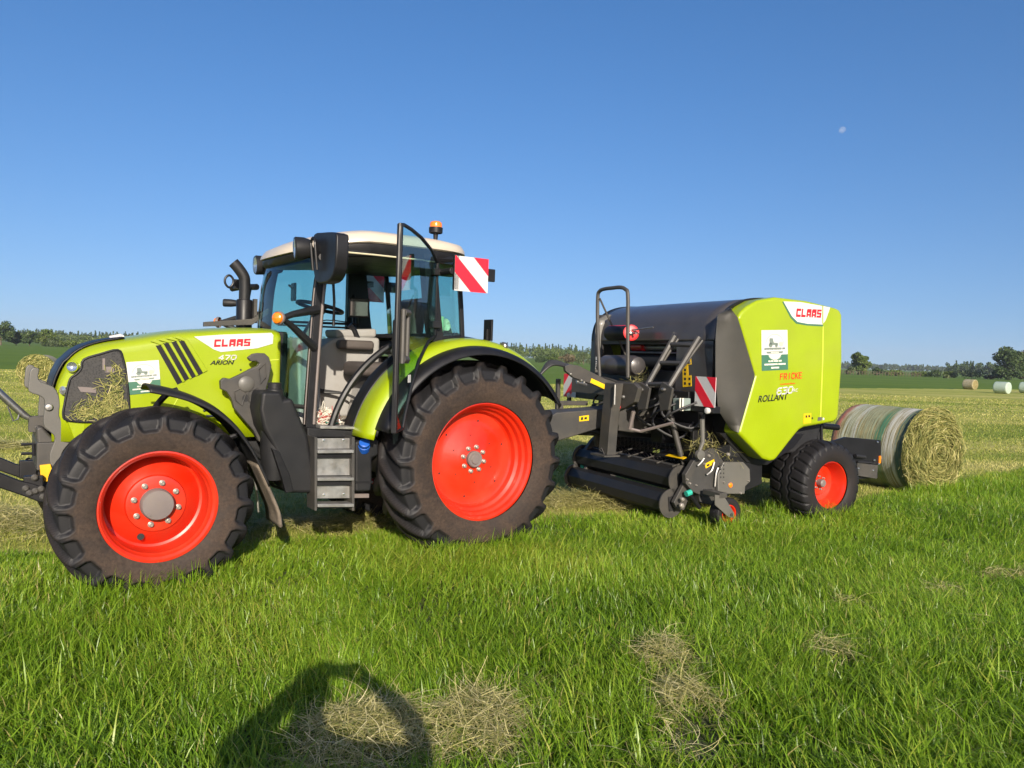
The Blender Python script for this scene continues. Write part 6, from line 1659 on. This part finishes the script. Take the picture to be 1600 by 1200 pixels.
def tree(name, u, depth, width, height, mat, label, cat, seed, trunk=.22, n=1500, leaf=.30, grp=None, lean=0, bush=False):
    p = at_px(u, depth); rs = random.Random(seed); root = empty(name, p)
    tag(root, label, cat, grp); cs, rr = [], []
    z0 = height * (trunk if not bush else .02); hh = height - z0
    k = max(7, int(16 * (width / 6)))
    for i in range(k):
        f = rs.random(); a = rs.uniform(0, 6.283); prof = math.sin(math.pi * min(.98, .18 + .72 * f)) ** .7
        rad = width / 2 * prof * math.sqrt(rs.random()) * .80
        r_ = width * rs.uniform(.13, .22)
        cs.append((rad * math.cos(a), rad * math.sin(a), z0 + r_ * .6 + f * (hh - 1.5 * r_))); rr.append((r_, r_, r_ * .85))
    V, F, t = leaf_cloud(cs, rr, max(20, n // k), leaf, seed)
    cloud_obj('crown', V, F, t, fol[mat], root)
    mb = MB().tube([(0, 0, -.1), (.02 * height * lean, 0, z0 * .6), (.03 * height * lean, 0, z0 + hh * .35), (0, 0, z0 + hh * .7)], [height * .035, height * .026, height * .018, height * .006], 8)
    for c in cs[::2]: mb.tube([(0, 0, z0 * .9 + hh * .1), (c[0] * .6, c[1] * .6, (z0 + c[2]) / 2 + .1 * hh), c], [height * .014, height * .009, height * .003], 5)
    mb.build('trunk', 'bark', root); return root
tree('field_tree', 1342, 205, 6.6, 6.3, 'foliage', 'single round broadleaf tree standing above the hedge behind the baler', 'tree', 5, .18, 3600, .28)
tree('field_tree', 1577, 190, 8.6, 8.8, 'foliage_dark', 'tall dark broadleaf tree at the far edge, fully visible crown', 'tree', 6, .04, 5600, .32)
tree('field_tree', 1603, 192, 6.0, 8.0, 'foliage_rust', 'brownish leaved tree beside the tall dark one, cut by the picture edge', 'tree', 8, .05, 3200, .30)
tree('field_tree', 1, 215, 7.4, 7.8, 'foliage_dark', 'tallest dark tree on the far side, cut off beside the tractor nose', 'tree', 9, .15, 2600, .28)
for i, (u, wd, ht, m, lb) in enumerate(((25, 4.4, 4.6, 'foliage_dark', 'rounded dark tree next to the tallest far tree'), (46, 5.4, 4.9, 'foliage_dark', 'broad dark tree second along from the tallest far tree'), (72, 5.6, 5.4, 'foliage', 'higher lighter green tree rising above the dark far hedge'))):
    tree('hedge_tree', u, 222, wd, ht, m, lb, 'tree', 20 + i, .08, 1500, .28)
for i, (u, dp, wd, ht, m, lb) in enumerate((
        (1330, 200, 3.6, 2.2, 'foliage_pale', 'low pale green bush under the single round tree'), (1350, 202, 4.6, 2.2, 'foliage', 'dark bush under the right side of the single round tree'),
        (1372, 201, 4.4, 2.3, 'foliage_dark', 'dark hedge bush just beyond the single round tree'), (1398, 203, 5.6, 1.9, 'foliage', 'end bush before the gap in the far hedge'),
        (1440, 206, 5.0, 1.9, 'foliage', 'first bush after the gap in the far hedge'), (1462, 204, 5.4, 2.4, 'foliage_dark', 'dark upright bush halfway along the far hedge'),
        (1488, 206, 5.0, 2.1, 'foliage', 'mid green bush behind the straw coloured far bale'), (1520, 200, 7.0, 2.9, 'foliage_pale', 'large rounded pale bush above the far bales'),
        (1549, 197, 3.2, 1.3, 'foliage_rust', 'small brownish bush at the foot of the tall dark tree'), (1481, 188, 2.6, .9, 'foliage_pale', 'very low pale shrub in front of the far hedge'))):
    tree('hedge_bush', u, dp, wd, ht, m, lb, 'bush', 40 + i, 0, 900, .22, bush=True)
for i, (u, dp, wd, ht, m, lb) in enumerate(((866, 232, 6.5, 3.4, 'foliage', 'dark bush on the field edge between tractor and baler'), (888, 226, 6.0, 3.3, 'foliage_rust', 'reddish brown bush on the field edge beside the baler'),
                                            (912, 228, 6.0, 3.8, 'foliage_pale', 'pale green bush on the field edge partly behind the baler cover'), (845, 238, 5.0, 2.6, 'foliage_dark', 'low dark bush on the field edge above the hose arm'),
                                            (100, 226, 7.5, 2.7, 'foliage', 'wide green bush on the field edge above the tractor nose'), (78, 222, 6.0, 2.3, 'foliage_pale', 'paler bush on the field edge behind the far straw coloured bale'), (125, 228, 7.0, 2.6, 'foliage', 'green bush on the field edge over the hood front'))):
    tree('hedge_bush', u, dp, wd, ht, m, lb, 'bush', 60 + i, 0, 1000, .24, bush=True)
# far woods: one mass each
def wood(name, u0, u1, depth, h0, h1, nt_, seed, mat, label, conifer=.6, leaf=.55, per=70, dd=40, low=0):
    rs = random.Random(seed); cs, rr = [], []
    for i in range(nt_):
        u = rs.uniform(u0, u1); dp = depth + rs.uniform(0, dd); p = at_px(u, dp); h = rs.uniform(h0, h1)
        if rs.random() < conifer:
            for k in range(5):
                f = k / 4; r_ = h * .20 * (1.05 - f); cs.append((p.x, p.y, h * (.25 + .72 * f))); rr.append((r_, r_, h * .14))
        else:
            for k in range(5):
                r_ = h * rs.uniform(.16, .27); cs.append((p.x + rs.uniform(-.25, .25) * h, p.y + rs.uniform(-.2, .2) * h, h * rs.uniform(.25, .78))); rr.append((r_, r_, r_))
    V, F, t = leaf_cloud(cs, rr, per, leaf, seed)
    o = cloud_obj(name, V, F, t, fol[mat]); return tag(o, label, kind='stuff')
wood('far_wood', -60, 420, 470, 7.0, 8.4, 330, 3, 'foliage_dark', 'far dark mixed wood behind the tractor hood', .4, .55, 30)
wood('far_wood', -60, 420, 400, 4.4, 5.8, 220, 4, 'foliage', 'lower broadleaf edge of the wood behind the tractor hood', .1, .5, 30)
wood('far_wood', 400, 1150, 520, 9.0, 10.8, 520, 5, 'foliage_dark', 'far dark mixed wood seen between tractor and baler', .4, .6, 30)
wood('far_wood', 400, 1150, 420, 5.5, 8.6, 330, 6, 'foliage', 'broadleaf edge of the wood seen between tractor and baler', .1, .5, 30)
wood('far_wood', 1280, 1700, 950, 7.5, 9.5, 300, 7, 'foliage_dark', 'distant low wooded rise beyond the right hedge', .2, 1.1, 26, dd=160)
wood('far_wood', 1480, 1700, 420, 6.0, 8.2, 110, 8, 'foliage_dark', 'dark wood edge behind the far wrapped bales', .2, .6, 30)
# thin fence along the far side of the green field
fr_ = MB(); fa, fb_ = at_px(1290, 196), at_px(1440, 192)
for k in range(34):
    p = fa.lerp(fb_, k / 33); fr_.box((p.x, p.y, .5), (.10, .10, 1.1))
fr_.tube([(fa.x, fa.y, .95), (fb_.x, fb_.y, .95)], .03, 5).tube([(fa.x, fa.y, .55), (fb_.x, fb_.y, .55)], .03, 5)
o = fr_.build('field_fence', 'bark'); tag(o, 'thin dark post and wire fence along the far field edge', 'fence')

# moon in the day sky
mm = bpy.data.materials.new('moon_dust'); mm.use_nodes = True; n = mm.node_tree; b = n.nodes['Principled BSDF']; b.inputs['Roughness'].default_value = 1; b.inputs['Specular IOR Level'].default_value = 0
tc = n.nodes.new('ShaderNodeTexCoord'); t = noise(n, .09, 4, .6, tc.outputs['Object']); n.links.new(ramp(n, t.outputs[0], [(.38, (.5, .5, .52)), (.62, (.9, .9, .88))]).outputs[0], b.inputs['Base Color'])
tr = n.nodes.new('ShaderNodeBsdfTransparent'); mx = n.nodes.new('ShaderNodeMixShader'); mx.inputs[0].default_value = .075
n.links.new(tr.outputs[0], mx.inputs[1]); n.links.new(b.outputs[0], mx.inputs[2]); n.links.new(mx.outputs[0], n.nodes['Material Output'].inputs[0])
d = ray(1316, 203).normalized() * 4000
moon = MB().lathe([(15.0 * math.sin(math.pi * k / 24), -15.0 * math.cos(math.pi * k / 24)) for k in range(25)], n=40).build('moon', mm)
moon.location = CAM_P + d; tag(moon, 'small pale moon high in the clear blue sky', 'moon')

# the evening air between here and the far woods
hz = MB().box((0, 850, 25), (5200, 2500, 54)).build('haze', None); tag(hz, kind='stuff', label='thin pale evening haze over the fields')
hmt = bpy.data.materials.new('haze_air'); hmt.use_nodes = True; n = hmt.node_tree; n.nodes.remove(n.nodes['Principled BSDF'])
pv = n.nodes.new('ShaderNodeVolumePrincipled'); pv.inputs['Color'].default_value = (.80, .88, 1.0, 1); pv.inputs['Density'].default_value = .00020; pv.inputs['Anisotropy'].default_value = .1
n.links.new(pv.outputs[0], n.nodes['Material Output'].inputs['Volume']); hz.data.materials.append(hmt)
# ------------------------------------------------------------------ the photographer, whose shadow lies on the grass
def skin_figure(name, nodes, edges, root, sub=2):
    keys = list(nodes); idx = {k: i for i, k in enumerate(keys)}
    me = bpy.data.meshes.new(name); me.from_pydata([nodes[k][:3] for k in keys], [(idx[a], idx[b]) for a, b in edges], []); me.update()
    o = bpy.data.objects.new(name, me); col.objects.link(o)
    sk = o.modifiers.new('skin', 'SKIN'); sk.branch_smoothing = .4; sk.use_smooth_shade = True
    for k in keys:
        v = me.skin_vertices[0].data[idx[k]]; r_ = nodes[k][3]; v.radius = r_ if isinstance(r_, tuple) else (r_, r_); v.use_root = (k == root)
    s2 = o.modifiers.new('sub', 'SUBSURF'); s2.levels = sub; s2.render_levels = sub
    dg = bpy.context.evaluated_depsgraph_get(); m2 = bpy.data.meshes.new_from_object(o.evaluated_get(dg)); bpy.data.objects.remove(o)
    m2.name = name; m2.shade_smooth(); return m2
N, E_ = {}, []
XO = -.065                                                   # he stands a little to the left of the phone
def J(k, x, y, z, r_, par=None):
    N[k] = (x + XO * (1 if not k[0] in 'fwpt' or k in ('pelvis', 'waist') or k[:3] == 'toe' else 0), y, z, r_)
    if par: E_.append((par, k))
B0 = -.38
J('pelvis', 0, B0, .98, (.19, .13)); J('waist', 0, B0, 1.14, (.17, .115), 'pelvis'); J('chest', 0, B0 + .01, 1.36, (.19, .12), 'waist'); J('upper', 0, B0, 1.485, (.17, .095), 'chest')
J('neck', 0, B0 + .015, 1.575, .062, 'upper'); J('jaw', 0, B0 + .045, 1.645, (.066, .074), 'neck'); J('skull', 0, B0 + .03, 1.73, (.080, .094), 'jaw'); J('crown', 0, B0 + .015, 1.795, (.060, .070), 'skull')
for s_, t_n in ((1, 'l'), (-1, 'r')):
    J('sho' + t_n, s_ * .21, B0 + .01, 1.475, .088, 'upper'); J('elb' + t_n, (.46 if s_ > 0 else -.34), B0 + .16, 1.43, .066, 'sho' + t_n); J('wfo' + t_n, (.33 if s_ > 0 else -.25), B0 + .26, 1.55, .054, 'elb' + t_n); J('wri' + t_n, s_ * .18, B0 + .315, 1.645, .036, 'wfo' + t_n)
    J('palm' + t_n, s_ * .125, B0 + .335, 1.672, (.034, .018), 'wri' + t_n)
    for q, (fx, fz, ln) in enumerate(((.080, 1.712, .9), (.088, 1.722, 1.0), (.098, 1.720, .95), (.108, 1.708, .8))):
        J(f'f{q}a' + t_n, s_ * (fx + .022), B0 + .352, fz - .012, .0095, 'palm' + t_n); J(f'f{q}b' + t_n, s_ * (fx - .012), B0 + .378, fz + .004, .0085, f'f{q}a' + t_n); J(f'f{q}c' + t_n, s_ * (fx - .03 * ln), B0 + .386, fz - .002, .0075, f'f{q}b' + t_n)
    J('tha' + t_n, s_ * .070, B0 + .328, 1.655, .011, 'palm' + t_n); J('thb' + t_n, s_ * .052, B0 + .344, 1.668, .009, 'tha' + t_n)
    J('hip' + t_n, s_ * .095, B0, .92, .098, 'pelvis'); J('knee' + t_n, s_ * .11, B0 + .02, .51, .060, 'hip' + t_n); J('calf' + t_n, s_ * .115, B0 - .01, .35, .056, 'knee' + t_n); J('ank' + t_n, s_ * .12, B0 - .02, .09, .038, 'calf' + t_n); J('toe' + t_n, s_ * .135, B0 + .15, .035, (.042, .028), 'ank' + t_n)
pm = skin_figure('person', N, E_, 'pelvis')
person = bpy.data.objects.new('person', pm); col.objects.link(person)
for k, c_ in (('skin', (.42, .24, .16)), ('shirt', (.06, .08, .13)), ('trousers', (.05, .055, .07)), ('boots', (.05, .035, .025))): pm.materials.append(M('person_' + k, c_, .7))
pm.update()
for p in pm.polygons:
    cc = p.center
    p.material_index = 3 if cc.z < .11 else 2 if cc.z < 1.0 else 0 if ((cc.z > 1.615 and cc.y > B0 + .26) or (cc.z > 1.56 and abs(cc.x - XO) < .11 and cc.y < B0 + .2)) else 1
tag(person, 'person behind the camera holding up a phone, throwing the shadow on the grass', 'person')
hv = MB().lathe([(.001, .115), (.05, .105), (.082, .06), (.094, .0), (.085, -.035), (.07, -.04)], c=(XO, B0 + .012, 1.73), axis=(0, -.28, 1), n=24).build('hair', M('brown_hair', (.05, .03, .018), .7), person, solid=.008)
mb = MB()
for s_ in (1, -1):
    mb.lathe([(.011, -.004), (.009, .004), (.001, .007)], c=(XO + s_ * .031, B0 + .118, 1.725), n=12)
mb.build('eyes', 'white', person)
mb = MB().tube([(XO, B0 + .120, 1.728), (XO, B0 + .138, 1.695), (XO, B0 + .128, 1.688)], [.008, .013, .009], 8).tube([(XO - .024, B0 + .112, 1.655), (XO, B0 + .120, 1.654), (XO + .024, B0 + .112, 1.655)], .006, 6)
for s_ in (1, -1): mb.lathe([(.026, -.006), (.028, .006), (.012, .004)], c=(XO + s_ * .079, B0 + .02, 1.715), axis=(s_, -.3, 0), n=12)
mb.build('face_features', pm.materials[0], person)
ph = MB().box((0, -.022, 1.694), (.150, .008, .074)).build('phone', 'black', None, bevel=.003)
tag(ph, 'dark phone held up sideways in both hands of the photographer', 'phone')
